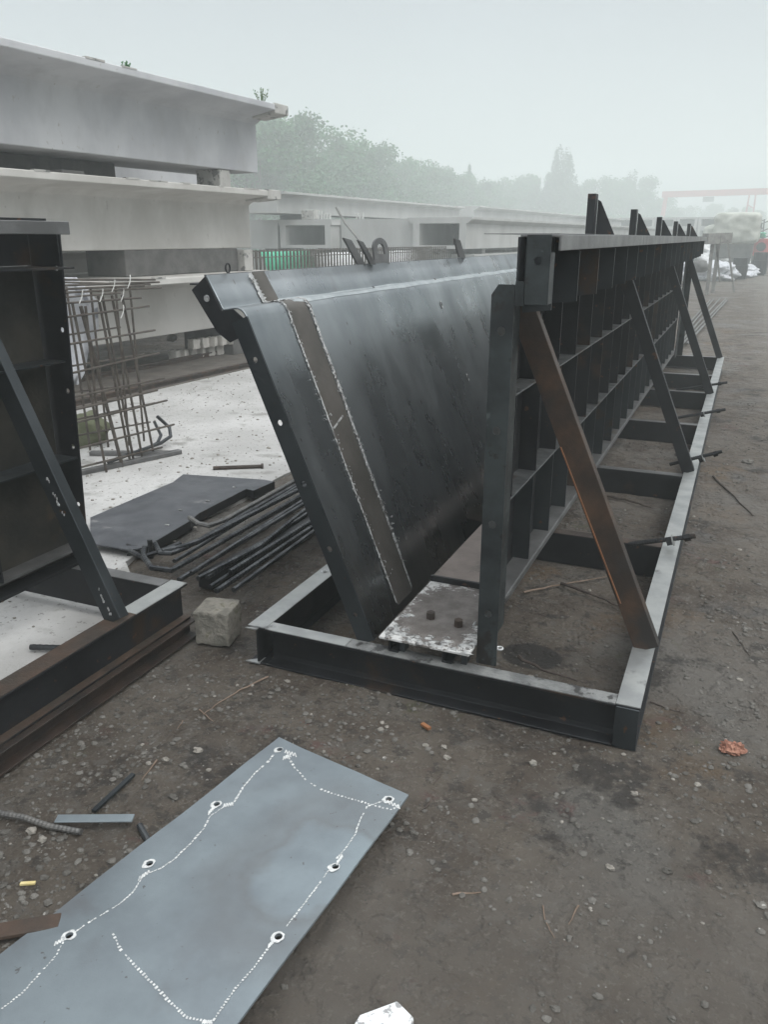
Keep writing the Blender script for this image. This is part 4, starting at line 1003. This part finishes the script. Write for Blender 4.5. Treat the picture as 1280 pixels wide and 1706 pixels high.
t_girder('concrete_girder', 'farther upper girder fading into the haze', -15.6, 40, 75, 2.30, 2.85, 3.05, 1.3, .3, M['conc_far'], False)
for k, (n0, s, z0_, z1_) in enumerate(((-17, 25, 2.122, 2.298), (-17, 37, 2.122, 2.298), (-17, 42, 2.122, 2.298), (-17, 66, 2.122, 2.298), (-11.3, 26, 1.052, 1.218), (-13.8, 26, 1.052, 1.198), (-16.1, 26, 1.052, 1.218), (-18.4, 26, 1.052, 1.198), (-11.3, 60, 1.052, 1.218), (-13.8, 55, 1.052, 1.198), (-16.1, 55, 1.052, 1.218), (-18.4, 55, 1.052, 1.198))):
    b = MB(BX); b.box(n0, n0+1.5, s, s+.3, z0_, z1_); tag(rebase(b.build('packing_beam', M['support'])), 'packing timber between two far girders', 'timber', 'packing timbers between the far girders')
p = BX @ Vector((-15.6, 23.9, 2.125)); b = MB(BX); b.box(-15.5, -15.0, 24.05, 24.4, 2.125, 2.42) ; tag(rebase(b.build('pale_block', M['conc_edge'], bevel=.01)), 'pale block standing on the left open-ended girder', 'concrete block')
for k in range(8):
    b = MB(BX); n_0 = -14.9+k*.11+(.9 if k > 4 else 0); b.box(n_0, n_0+.05, 24.1, 24.15, 2.125, 2.125+rs.uniform(.15,.27)); tag(rebase(b.build('starter_bar', M['wire'])), '%s short pale upright from the left on the left open-ended girder' % ordn[k], 'upright', 'pale uprights on the far girders')
# long bed cage in front of them
lc = thing('long_rebar_cage', 'long low rebar cage stretching behind the wing of the slanted form', 'rebar cage', BX @ Vector((-10.4, 14.3, 0)), BR)
for (n0, zz_) in ((-10.4, 1.28), (-10.4, 1.16), (-10.9, 1.28), (-10.4, .75), (-10.9, .75)):
    MB(BX).tube([(n0, 14.0, zz_), (n0, 36, zz_)], .012, 5).build('long_bar', M['rebar_b'], lc)
f0 = None
for k in range(150):
    s = 14.35+k*.145
    if f0 is None: f0 = MB(BX).tube([(-10.4,s,1.30),(-10.4,s,.5),(-10.9,s,.5),(-10.9,s,1.30)], .021, 4).build('stirrup', M['rebar_b'], lc); sf0 = s
    else:
        d = Vector((0, s-sf0, 0)); c = dup(f0, d, lc)
for k, s in enumerate((16, 22, 28, 34)):
    b = MB(BX); b.box(-10.95, -10.35, s, s+.2, -.01, .484); tag(rebase(b.build('trestle_block', M['support'])), '%s dark block from the near end under the long rebar cage' % ordn[k], 'concrete block', 'blocks under the long rebar cage')
# white sheeting and green net behind the cage
def drape(name, m, lab, n0, s0, s1, z0, z1, cat='sheet', seed=0, amp=.12):
    b = MB(BX); N, K = 40, 8
    for j in range(K+1):
        for i in range(N+1):
            s = s0+(s1-s0)*i/N; t_ = j/K
            zt_ = z1*(1+.04*noise.noise(Vector((s*1.3, seed, 0))))
            b.add([(n0-.35*t_**3+amp*noise.noise(Vector((s*1.7, t_*2, seed))), s, z0+(zt_-z0)*math.sin(t_*math.pi/2))], [])
    b.f = [(j*(N+1)+i, j*(N+1)+i+1, (j+1)*(N+1)+i+1, (j+1)*(N+1)+i) for j in range(K) for i in range(N)]
    return tag(b.build(name, m, smooth=True, solid=.005), lab, cat)
drape('green_net', M['green'], 'bright green netting behind the near end of the long cage', -11.2, 15.9, 18.0, .1, 1.27, 'net', 1)
drape('white_sheet', M['white'], 'white sheeting hung along behind the long rebar cage', -11.25, 18.2, 36, .1, 1.17, 'sheet', 2)
b = MB(); b.tube([PY(560,345,20), PY(575,372,20), PY(600,402,20)], .03, 5); tag(b.build('leaning_pole', M['grey']), 'thin grey pole leaning up before the solid-ended girder', 'pole')

# ---------------------------------------------------------------- far right of the yard
def sidebox(name, m, lab, cat, a, d, w_, h, z0=0): pass
# gantry
K = 1.85
def GV(x, y, z): return Vector((x*K, y*K, (1.55+(z-1.55)*K) if z > .1 else .02))
gc = thing('gantry_crane', 'faint red gantry crane spanning the hazy far end of the yard', 'gantry crane', (-9*K, 100*K, 0))
b = MB(); b.prism([(-.6,0),(.6,0),(.6,1.15),(-.6,1.15)], GV(-9.8, 100, 5.75), (0,1,0), (0,0,1), (26*K, .5*K, .35*K)); b.build('girder', M['gantry'], gc)
for x1, y0 in ((-9.7,99.2), (-9.7,101.2)): MB().bar(GV(-9.4, 100, 5.75), GV(x1, y0, 0), .6, .6).build('leg', M['gantry'], gc)
for x0, x1 in ((-.9,-1.15), (-.3, -.2)): MB().bar(GV(x0, 100, 5.9), GV(x1, 100, 0), .3, .3).build('leg', M['gantry'], gc)
for k in range(4): MB().bar(GV(-.95-.04*k, 100, 4.9-.7*k), GV(-.28, 100, 4.5-.7*k), .16, .16).build('lacing_bar', M['gantry'], gc)
for x1, y0 in ((15.9, 99.2), (15.9, 101.2)): MB().bar(GV(15.6, 100.3, 6.0), GV(x1, y0, 0), .6, .6).build('leg', M['gantry'], gc)
MB().box(-5.5*K, -4.4*K, 99.6*K, 100.4*K, 8.4, 9.3).build('hoist', M['support'], gc)
# stacked girder ends
for row in range(2):
    for i in range(5):
        n0 = -13.2+i*2.02
        th = thing('stacked_box_girder', 'hazy open girder end, %s from the left in the %s row of the far stack' % (ordn[i], ['lower','upper'][row]), 'concrete girder', (n0+.95, 90, 1.42+row*1.05), 0, 'girder ends stacked at the far end of the yard')
        z0_ = 1.42+row*1.06
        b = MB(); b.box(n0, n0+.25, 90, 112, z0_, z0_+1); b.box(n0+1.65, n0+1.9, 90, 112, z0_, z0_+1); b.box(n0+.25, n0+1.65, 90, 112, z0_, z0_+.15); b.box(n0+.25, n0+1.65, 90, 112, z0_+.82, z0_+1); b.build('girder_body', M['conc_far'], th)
        MB().box(n0+.251, n0+1.649, 93, 93.1, z0_+.151, z0_+.819).build('shade_diaphragm', M['hollow'], th)
b = MB(); b.box(-13.5, -2.8, 91, 111, 0, 1.41); tag(rebase(b.build('casting_plinth', M['conc_far'], bevel=.02)), 'low pale plinth carrying the far stack of girder ends', 'plinth')
# tarp-covered machine
b = MB()
def tarpbox(b, c, h, seed, n=14, amp=.12, pw=5):
    for ax in range(3):
        for sg in (-1, 1):
            bi = len(b.v)
            for i in range(n+1):
                for j in range(n+1):
                    p = [0,0,0]; p[ax] = sg; p[(ax+1) % 3] = i/n*2-1; p[(ax+2) % 3] = (j/n*2-1)*sg
                    v = Vector(p); m = sum(abs(t_)**pw for t_ in v)**(1/pw); v = v/m*1.0
                    s_ = 1+amp*noise.noise(v*2.2+Vector((seed,0,0)))+amp*.4*noise.noise(v*6+Vector((seed,0,0)))
                    b.v.append(Vector((c[0]+v.x*h[0]*s_, c[1]+v.y*h[1]*s_, c[2]+v.z*h[2]*s_)))
            for i in range(n):
                for j in range(n): a = bi+i*(n+1)+j; b.f.append((a, a+n+1, a+n+2, a+1))
M['tarp_y'] = mat('cream_tarp', (.34,.35,.30), (.46,.47,.42), 2, .6)
mx = PY(1226, 400, 52).x
tarpbox(b, (mx, 52, 2.05), (1.2, 1.6, .82), 2, 18, .07, 8)
tarpbox(b, (mx-.95, 52, 1.75), (.8, 1.3, .5), 6, 12, .12, 3)
cm = thing('covered_machine', 'cream tarpaulin-covered machine standing in the haze at far right', 'covered machine', (mx, 52, 0))
b.build('tarpaulin', M['tarp_y'], cm, smooth=True)
MB().box(mx-1.1, mx+1.0, 51.3, 52.8, .45, 1.4).build('machine_body', M['support'], cm, bevel=.04)
for x in (mx-.9, mx+.8):
    for yy in (51.4, 52.6): MB().tube([(x-.12, yy, .4), (x+.12, yy, .4)], .4, 12).build('wheel', M['dark'], cm)
gx = PY(1266, 400, 54).x
gm = thing('compressor', 'red machine with a green top at the right edge in the haze', 'machine', (gx, 54, 0))
MB().box(gx-.45, gx+.75, 53.5, 55, .55, 1.5).build('machine_body', M['red'], gm, bevel=.05)
b = MB(); tarpbox(b, (gx-.5, 53.6, 1.68), (.75, .6, .15), 5, 8, .3); b.build('green_cover', M['green'], gm, smooth=True)
MB().tube([(gx+.15, 53.42, 1.05), (gx+.15, 53.5, 1.05)], .25, 14).build('fan_guard', M['dark'], gm)
for x in (gx-.2, gx+.5):
    for yy in (53.8, 54.7): MB().tube([(x-.08, yy, .3), (x+.08, yy, .3)], .3, 12).build('wheel', M['dark'], gm)
MB().box(gx-1.5, gx-.7, 53.2, 54, .02, 1.35).build('control_cabinet', M['support'], gm, bevel=.04)
for k, (px_, d_, r_, h_, m_, lab) in enumerate(((1240, 36, .28, .8, 'dark', 'dark drum below the covered machine'), (1273, 40, .3, .95, 'dark', 'dark drum at the right edge before the red machine'), (1238, 60, .3, .95, 'red', 'faded red drum between the covered machine and the red machine'))):
    q = PY(px_, 400, d_); b = MB(); b.tube([(q.x, q.y, .0), (q.x, q.y, h_*.33), (q.x, q.y, h_*.34), (q.x, q.y, h_*.66), (q.x, q.y, h_*.67), (q.x, q.y, h_)], [r_, r_, r_*1.06, r_*1.06, r_, r_], 14)
    tag(rebase(b.build('drum', M[m_])), lab, 'drum')
for k, px_ in enumerate((1250, 1262, 1274)):
    q = PY(px_, 400, 62); b = MB()
    for dx in (-.35, .35):
        b.bar((q.x+dx, q.y, 0), (q.x+dx*.8, q.y, 2.9-.2*k), .09, .09)
    for j in range(5): b.bar((q.x-.34, q.y, .4+.5*j), (q.x+.34, q.y, .7+.5*j), .06, .06)
    tag(rebase(b.build('scaffold_frame', M['support'])), '%s faint scaffold frame from the left standing behind the red machine' % ordn[k], 'scaffold frame')
# tarps on the ground
for k, (px_, py_, rx, ry, rz_, m, lab) in enumerate((
    (1172, 458, 1.15, 1.3, .42, 'tarp', 'crumpled grey-white tarp heap behind the sawhorse'),
    (1218, 452, .95, 1.6, .34, 'tarp', 'low pale tarp spread right of the sawhorse'),
    (1172, 430, 1.5, 2.0, .85, 'white', 'tall bright white tarp heap beyond the grey one'),
    (1215, 430, 1.2, 2.0, .62, 'white', 'bright white sheet bundle under the covered machine'))):
    p = PZ(px_, py_+8, 0); b = MB(); tarpbox(b, (p.x, p.y, rz_*.55), (rx, ry, rz_), k*3+1, 18, .35, 2.6)
    tag(rebase(b.build('tarp_heap', M[m], smooth=True)), lab, 'tarp')
p = PZ(1168, 470, 0); b = MB(); b.blob((p.x, p.y, .55), .28, .28, .2, 10, 6, .3, 8); 
tag(rebase(b.build('dark_sack', M['support'], smooth=True)), 'dark sack lying on top of the grey tarp heap', 'sack')
# sawhorse with boards
sh = thing('sawhorse', 'grey wooden sawhorse with splayed legs beyond the far end of the form', 'sawhorse', PZ(1188, 488, 0))
p0 = PZ(1180, 492, 0); d0 = p0.y
for (a, c, w2_) in (((1190,392),(1178,492),.10), ((1200,392),(1188,488),.10), ((1213,400),(1224,487),.05), ((1194,396),(1200,470),.05)):
    q0 = PY(*a, d0); q1 = PY(*c, d0); q1.z = max(q1.z, .01); MB().bar(q0, q1, w2_, .06, (0,1,0)).build('leg', M['grey'], sh)
q0 = PY(1176, 398, d0-.3); q1 = PY(1216, 396, d0+.4); MB().bar(q0, q1, .22, .28).build('top_board', M['grey'], sh)
# rods on the ground beyond the form
for k, (a, c) in enumerate((((1150,545),(1190,498)), ((1155,548),(1200,498)), ((1160,550),(1210,498)), ((1152,535),(1184,500)), ((1168,548),(1212,500)))):
    p, q = PZ(*a, .04), PZ(*c, .04); b = MB(); b.tube([p-(q-p)*.3, q], .018, 6); tag(rebase(b.build('pale_rod', M['rebar_l'])), '%s pale rod from the left on the ground past the far brace' % ordn[k], 'rod', 'pale rods on the ground past the form')
# a bent pipe and bits near the machine
p = PZ(1240, 432, 0); b = MB(); b.tube([(p.x-.3, p.y-14, .02), (p.x-.2, p.y-14, .5), (p.x+.4, p.y-14, .8), (p.x+1.1, p.y-14, .9)], .05, 8); tag(rebase(b.build('bent_pipe', M['grey'], smooth=True)), 'grey pipe bending over before the red machine', 'pipe')
for k in range(7):
    p = PZ(1235+k*8, 445+(k*13 % 26), .03); b = MB(); an = k*1.3; b.bar(p, p+Vector((1.4*math.cos(an), .8*math.sin(an)+.2, .05)), .12, .06); tag(rebase(b.build('scrap_board', M['grey'])), '%s grey scrap board from the left on the dirt at far right' % ordn[k], 'board', 'scrap boards at far right')

# ---------------------------------------------------------------- trees
def crown_mesh(name, seed, h, wd, nleaf, m, lobes=9, leaf=.17, conic=False):
    rs_ = random.Random(seed); b = MB(); L_ = []
    for k in range(lobes):
        t_ = rs_.random()
        if conic: z = h*(.12+.80*t_); rr_ = wd*(.50-.40*t_)*rs_.uniform(.7,1.1); L_.append((rs_.uniform(-.12,.12)*wd, rs_.uniform(-.12,.12)*wd, z, rr_, h*.13))
        else:
            z = h*(.16+.70*t_); sp = wd*(.46-.26*abs(t_-.35)); an = rs_.uniform(0, 6.28); d = sp*rs_.uniform(.3,1)
            L_.append((d*math.cos(an), d*math.sin(an), z, wd*rs_.uniform(.10,.22), h*rs_.uniform(.06,.14)))
    for k in range(nleaf):
        cx_, cy_, cz_, r_, rz_ = rs_.choice(L_)
        a = rs_.uniform(0, 6.28); c_ = rs_.uniform(-1, 1); s_ = math.sqrt(1-c_*c_); rad = rs_.random()**.35*(1.0 if rs_.random() < .9 else 1.25)
        p = Vector((cx_+r_*rad*s_*math.cos(a), cy_+r_*rad*s_*math.sin(a), cz_+rz_*rad*c_))
        if p.z < h*.03: continue
        u = Vector((rs_.uniform(-1,1), rs_.uniform(-1,1), rs_.uniform(-.6,.6))).normalized(); v = u.orthogonal().normalized(); v.rotate(Matrix.Rotation(rs_.uniform(0,6.28), 3, u))
        l = leaf*rs_.uniform(.5,1.25)
        b.v += [p-u*l*.5, p+v*l*.32, p+u*l*.5, p-v*l*.32]; i = len(b.v)-4; b.f.append((i, i+1, i+2, i+3))
    me = bpy.data.meshes.new(name); me.from_pydata(b.v, [], b.f); me.materials.append(m); return me
def trunk_mesh(name, seed, h, wd):
    rs_ = random.Random(seed); b = MB(); b.tube([(0,0,-.1),(.05,0,h*.3),(-.05,.08,h*.6),(0,0,h*.85)], [wd*.035, wd*.028, wd*.018, .02], 7)
    for k in range(7):
        z = h*rs_.uniform(.2,.6); an = rs_.uniform(0,6.28); l = wd*rs_.uniform(.2,.4); b.tube([(0,.0,z), (l*.5*math.cos(an), l*.5*math.sin(an), z+h*.08), (l*math.cos(an), l*math.sin(an), z+h*.2)], [wd*.014, wd*.009, .012], 5)
    me = bpy.data.meshes.new(name); me.from_pydata(b.v, [], b.f); me.materials.append(M['bark']); return me
crowns = [crown_mesh('tree_crown', s, 7.5, 6.5, 17000, M['leaf'], 30, .22) for s in (1, 2, 3, 4)]
trunks = [trunk_mesh('tree_trunk', s, 7.5, 6.5) for s in (1, 2)]
cone = [crown_mesh('conic_crown', s, 8.5, 3.0, 5000, M['leaf_d'], 22, .22, True) for s in (7, 8)]
ctrunk = trunk_mesh('conic_trunk', 9, 8.5, 3.0)
TK = 1.45
def tree(px_, d, hpx_top, kind, lab, group, i):
    """top of the crown at (px_, hpx_top), distance d along +Y"""
    d *= TK; q = PY(px_, 400, d); tp = PY(px_, hpx_top, d); H_ = tp.z
    th = thing('conifer_tree' if kind == 'c' else 'leafy_tree', lab, 'tree', (q.x, q.y, 0), i*1.7, group)
    me, tm, hh = (cone[i % 2], ctrunk, 8.5) if kind == 'c' else (crowns[i % 4], trunks[i % 2], 7.5)
    s = H_/(hh*.93)
    for nm, mm in (('trunk', tm), ('crown', me)):
        o = bpy.data.objects.new(nm, mm); C.objects.link(o); o.parent = th; o.scale = (max(s, .8), max(s, .8), s)
    return th
big = ['tenth']
ORD = ordn+['eleventh','twelfth','thirteenth','fourteenth','fifteenth','sixteenth','seventeenth','eighteenth']
row1 = sorted([(765,88,292),(788,92,300),(815,98,306),(395,44,215),(436,43,192),(470,46,196),(505,49,212),(540,52,220),(572,56,234),(602,60,242),(635,63,262),(662,70,268),(690,75,266),(718,79,280),(742,85,284)])
for i, (px_, d, tp) in enumerate(row1):
    tree(px_, d, tp, 'b', '%s bushy green tree from the left in the row rising behind the girders' % ORD[i], 'leafy trees behind the girders', i)
for i, (px_, d, tp) in enumerate(((776,90,285),(808,92,305))): tree(px_, d, tp, 'c', ['pointed hazy conifer right of the bushy row', 'shorter pointed conifer in the dip of the tree line'][i], 'conifers in the tree line', i)
row2 = [(832,108,300),(862,112,294),(893,116,288),(960,118,300),(990,122,298),(1020,126,300),(1050,130,296),(1078,136,312),(1100,142,330)]
for i, (px_, d, tp) in enumerate(row2):
    tree(px_, d, tp, 'b', '%s very faint tree from the left in the far hazy clump' % ORD[i], 'faint trees of the far clump', i)
for i, (px_, d, tp) in enumerate(((915,112,262),(930,110,256),(946,112,268),(1045,128,292))): tree(px_, d, tp, 'c', ['left spire of the tall poplar group in the haze', 'tallest poplar standing above the far clump', 'right spire of the tall poplar group in the haze', 'narrow faint poplar right of the tall group'][i], 'poplars in the haze', i)
row3 = [(1140,160,345),(1180,168,340),(1225,160,345),(1270,160,348),(1310,158,345)]
for i, (px_, d, tp) in enumerate(row3): tree(px_, d, tp, 'b', '%s ghostly tree from the left beyond the gantry crane' % ORD[i], 'ghostly trees beyond the gantry', i)
# low undergrowth along the tree rows
b = MB(); rs_ = random.Random(3)
for k in range(15000):
    t_ = rs_.random(); px_ = 380+t_*740; d = 68+t_*108+rs_.uniform(-6,6); q = PY(px_, 400, d)
    p = Vector((q.x, q.y, rs_.random()**1.3*5.5)); u = Vector((rs_.uniform(-1,1), rs_.uniform(-1,1), rs_.uniform(-1,1))).normalized(); v = u.orthogonal(); l = rs_.uniform(.3,.7)
    b.v += [p-u*l*.5, p+v*l*.32, p+u*l*.5, p-v*l*.32]; i = len(b.v)-4; b.f.append((i, i+1, i+2, i+3))
stuff(b.build('undergrowth', M['leaf']))

# ---------------------------------------------------------------- gravel, stones, twigs, scraps
def pebble(b, c, r, rs_, flat=.6):
    t0 = rs_.uniform(0, 6.28); n = rs_.choice((5, 6, 7)); vs_ = []
    sx, sy = rs_.uniform(.7,1.3), rs_.uniform(.7,1.3)
    for zf, rf in ((-.3,.9),(.25,1.0),(.75,.55)):
        for k in range(n):
            a = t0+2*math.pi*k/n; q = r*rf*rs_.uniform(.75,1.15); vs_.append((c[0]+q*sx*math.cos(a), c[1]+q*sy*math.sin(a), c[2]+r*flat*zf*rs_.uniform(.8,1.2)))
    fs = [(j*n+k, j*n+(k+1) % n, (j+1)*n+(k+1) % n, (j+1)*n+k) for j in range(2) for k in range(n)] + [tuple(2*n+k for k in range(n))]
    b.add(vs_, fs)
b = MB(); rs_ = random.Random(11); b2 = MB()
def blocked(x, y): return x < -2.05 and y < 3.2 or (x < -2.2)
cnt = 0
while cnt < 24000:
    x = rs_.uniform(-2.2, 2.3); y = .7+rs_.random()**1.3*8
    if blocked(x, y): continue
    dn = 1.3*noise.noise(Vector((x*1.4, y*1.4, 4)))+.8*noise.noise(Vector((x*4, y*4, 9)))+(.45 if x < -.9 and y < 2.6 else 0)
    if rs_.random() > .30+dn*.9: continue
    r = .0021/(rs_.random()+.12)**.95
    r = min(r, .011)
    pebble(b if rs_.random() < .955 else b2, (x, y, gh(x, y)+r*.1), r, rs_); cnt += 1
stuff(b.build('gravel', M['gravel'])); stuff(b2.build('pale_gravel', M['stone']))
b = MB(); cnt = 0
while cnt < 2500:
    p = BX @ Vector((rs_.uniform(-6, -2.2), rs_.uniform(1.5, 9), 0))
    if p.x > -2.25: continue
    pebble(b, (p.x, p.y, .03), .003/(rs_.random()+.2), rs_); cnt += 1
stuff(b.build('slab_grit', M['stone']))
for k, (px_, py_, r, m, lab) in enumerate((
    (890,1272,.011,'stone','pale stone on the dirt left of the brick lump, below the base corner'),
    (1017,1445,.010,'stone','pale oval pebble right of centre on the bare dirt'),
    (1058,1322,.009,'stone','small tan stone below the brick lump to its left'),
    (1112,1450,.010,'gravel','brown pebble right of the pale oval one'),
    (740,1243,.009,'stone','pale pebble beneath the front beam of the base'),
    (745,1262,.010,'stone','pinkish pebble just under the pale one by the front beam'),
    (275,1265,.009,'stone','white pebble between the flat bar and the chalked plate'),
    (247,1272,.008,'stone','white pebble next to the twig left of the chalked plate'),
    (290,1330,.012,'gravel','grey stone by the left edge of the chalked plate'),
    (52,1385,.014,'stone','pale stone under the twisted rebar at left'),
    (70,1398,.011,'stone','smaller stone beside the pale one under the twisted rebar'),
    (330,1250,.013,'stone','pale crumb of mortar left of the plate corner'),
    (1130,760,.02,'gravel','dark stone outside the bright rail'),
    (1248,770,.03,'gravel','dark lump of earth at the right edge'),
    (1120,1700,.008,'gravel','dark pebble at the bottom of the photo'))):
    p = PZ(px_, py_, 0); q = MB(); q.blob((p.x, p.y, gh(p.x,p.y)+r*.35), r*1.25, r*.9, r*.7, 9, 6, .35, k); tag(rebase(q.build('stone', M[m], smooth=False)), lab, 'stone')
# crumbled brick
bk = thing('brick_lump', 'broken orange-pink brick lump on the dirt at right', 'brick', PZ(1222,1252,0))
for k, (dx, dy, r) in enumerate(((-.018,.0,.022),(.018,.005,.021),(.0,-.012,.018),(.004,.02,.018),(-.03,-.01,.010))):
    p = PZ(1222,1252,0); q = MB(); q.blob((p.x+dx, p.y+dy, r*.55), r, r*.85, r*.8, 10, 7, .5, k+20, 2.5); q.build('brick_fragment', M['brick'], bk)
b = MB(); p = PZ(711,1214,0); b.bar(p+Vector((-.02,.01,.008)), p+Vector((.015,-.01,.010)), .014, .008); tag(rebase(b.build('brick_chip', M['orange'])), 'small orange chip lying below the front beam', 'brick chip')
b = MB(); p = PZ(45,1476,0); b.bar(p+Vector((-.016,-.006,.006)), p+Vector((.018,.01,.008)), .009, .005); tag(rebase(b.build('wood_chip', M['wood'])), 'yellow wood chip on the dirt at lower left', 'wood chip')
# twigs and branches
def twig(pts_, r, m, lab, z=.012, cat='twig', name='twig'):
    P = [PZ(*p, 0) for p in pts_]; P = [Vector((p.x, p.y, gh(p.x,p.y)+z+r)) for p in P]
    P2 = []
    for a, c in zip(P, P[1:]):
        for k in range(4): q = a.lerp(c, k/4); P2.append(q+Vector((rs_.uniform(-1,1), rs_.uniform(-1,1), rs_.uniform(-.3,.3)))*r*.8)
    P2.append(P[-1]); rr_ = [r*(1-.6*k/(len(P2)-1)) for k in range(len(P2))]
    b = MB(); b.tube(P2, rr_, 6); return tag(rebase(b.build(name, M[m])), lab, cat)
twig([(447,1128),(400,1150),(365,1170),(338,1190)], .0035, 'twig', 'long pale twig left of the base corner', .002)
twig([(332,1182),(355,1200)], .0025, 'twig', 'short twig end touching the long pale one', .002)
twig([(305,1198),(295,1212)], .0022, 'twig', 'tiny twig below the short one left of the chalked plate', .002)
twig([(262,1268),(236,1302)], .003, 'twig', 'reddish twig at the top end of the flat bar', .002)
twig([(1190,795),(1215,820),(1256,858)], .008, 'twig_d', 'reddish-brown branch outside the rail at right', .0)
twig([(1222,1050),(1235,1068),(1250,1092)], .003, 'twig_d', 'thin dark twig on the dirt right of the rail', .0)
twig([(1085,1168),(1110,1178),(1140,1188)], .003, 'twig_d', 'dark twig beside the near corner of the rail', .0)
twig([(755,1490),(802,1487)], .003, 'twig', 'short horizontal twig right of the chalked plate', .0)
twig([(905,1505),(910,1535),(925,1562)], .0022, 'twig', 'curved grass stalk on the bare dirt', .0)
twig([(965,1508),(948,1538)], .0025, 'twig', 'short straight twig right of the curved stalk', .0)
twig([(872,990),(935,978),(1015,962)], .005, 'twig', 'pale branch inside the base under the rusty brace', .01)
twig([(935,978),(985,995),(1035,1015)], .008, 'twig_d', 'dark branch inside the base crossing the pale one', .015)
twig([(1012,832),(1050,838),(1085,850)], .010, 'twig_d', 'dark branch inside the second bay of the base', .01)
twig([(862,1108),(900,1128),(962,1148)], .007, 'twig_d', 'dark stick against the front beam inside the base', .03)
twig([(718,1338),(700,1350)], .003, 'twig_d', 'tiny dark twig right of the plate corner', .0)
twig([(735,1290),(722,1306)], .0025, 'twig_d', 'small dark sliver on the dirt below the front beam', .0)
# scraps at lower left
b = MB(); b.tube([PZ(-30,1350,.018), PZ(40,1362,.018), PZ(80,1376,.014), PZ(135,1386,.012)], .0078, 9, rib=.006); tag(rebase(b.build('rebar', M['rebar_l'])), 'twisted grey rebar end at the left edge', 'rebar')
b = MB(); p, q = PZ(93,1364,.026), PZ(222,1363,.026); b.bar(p, q, .030, .005); tag(rebase(b.build('steel_offcut', M['plate'], bevel=.001)), 'small grey steel offcut lying across the twisted rebar', 'steel offcut')
b = MB(); p, q = PZ(155,1352,.012), PZ(222,1290,.012); b.bar(p, q, .014, .010); tag(rebase(b.build('flat_bar', M['mill'], bevel=.001)), 'dark flat bar pointing away behind the steel offcut', 'flat bar')
b = MB(); p, q = PZ(232,1375,.010), PZ(252,1410,.010); b.tube([p, q], .0085, 9, rib=.003); b.tube([q, q+(q-p).normalized()*.012], .014, 6); tag(rebase(b.build('bolt', M['rebar'])), 'threaded bolt at the left edge of the chalked plate', 'bolt')
b = MB(); p, q = PZ(-25,1556,.02), PZ(100,1535,.02); b.bar(p, q, .045, .012); tag(rebase(b.build('rusty_flat', M['rust'], bevel=.002)), 'rusty steel flat poking out under the chalked plate at left', 'steel flat')
b = MB()
pp = [(590,1706),(600,1690),(662,1667),(690,1695),(680,1720),(600,1735)]
tp = [PZ(*p, .03) for p in pp]; n_ = len(tp); b.add([tuple(p) for p in tp]+[(p.x,p.y,.012) for p in tp], [tuple(range(n_)), tuple(range(2*n_-1, n_-1, -1))]+[(i, i+n_, (i+1) % n_+n_, (i+1) % n_) for i in range(n_)])
tag(rebase(b.build('white_fragment', M['white'], bevel=.002)), 'white flaky fragment at the bottom edge of the photo', 'fragment')
# ---------------------------------------------------------------- haze
b = MB(); b.box(-260, 260, -260, 260, -1.2, 21.5); hz = stuff(b.build('haze', M['chalk'])); hz.data.materials.clear()
hm = bpy.data.materials.new('haze_air'); hm.use_nodes = True; n = hm.node_tree; n.nodes.clear()
ho = n.nodes.new('ShaderNodeOutputMaterial'); pv = n.nodes.new('ShaderNodeVolumePrincipled')
pv.inputs['Color'].default_value = (.95, 1.0, .985, 1); pv.inputs['Density'].default_value = .0082; pv.inputs['Anisotropy'].default_value = .2
n.links.new(pv.outputs[0], ho.inputs['Volume']); hz.data.materials.append(hm)
for o in bpy.data.objects:
    if o.type == 'MESH' and o.data.materials and o.data.polygons: pass
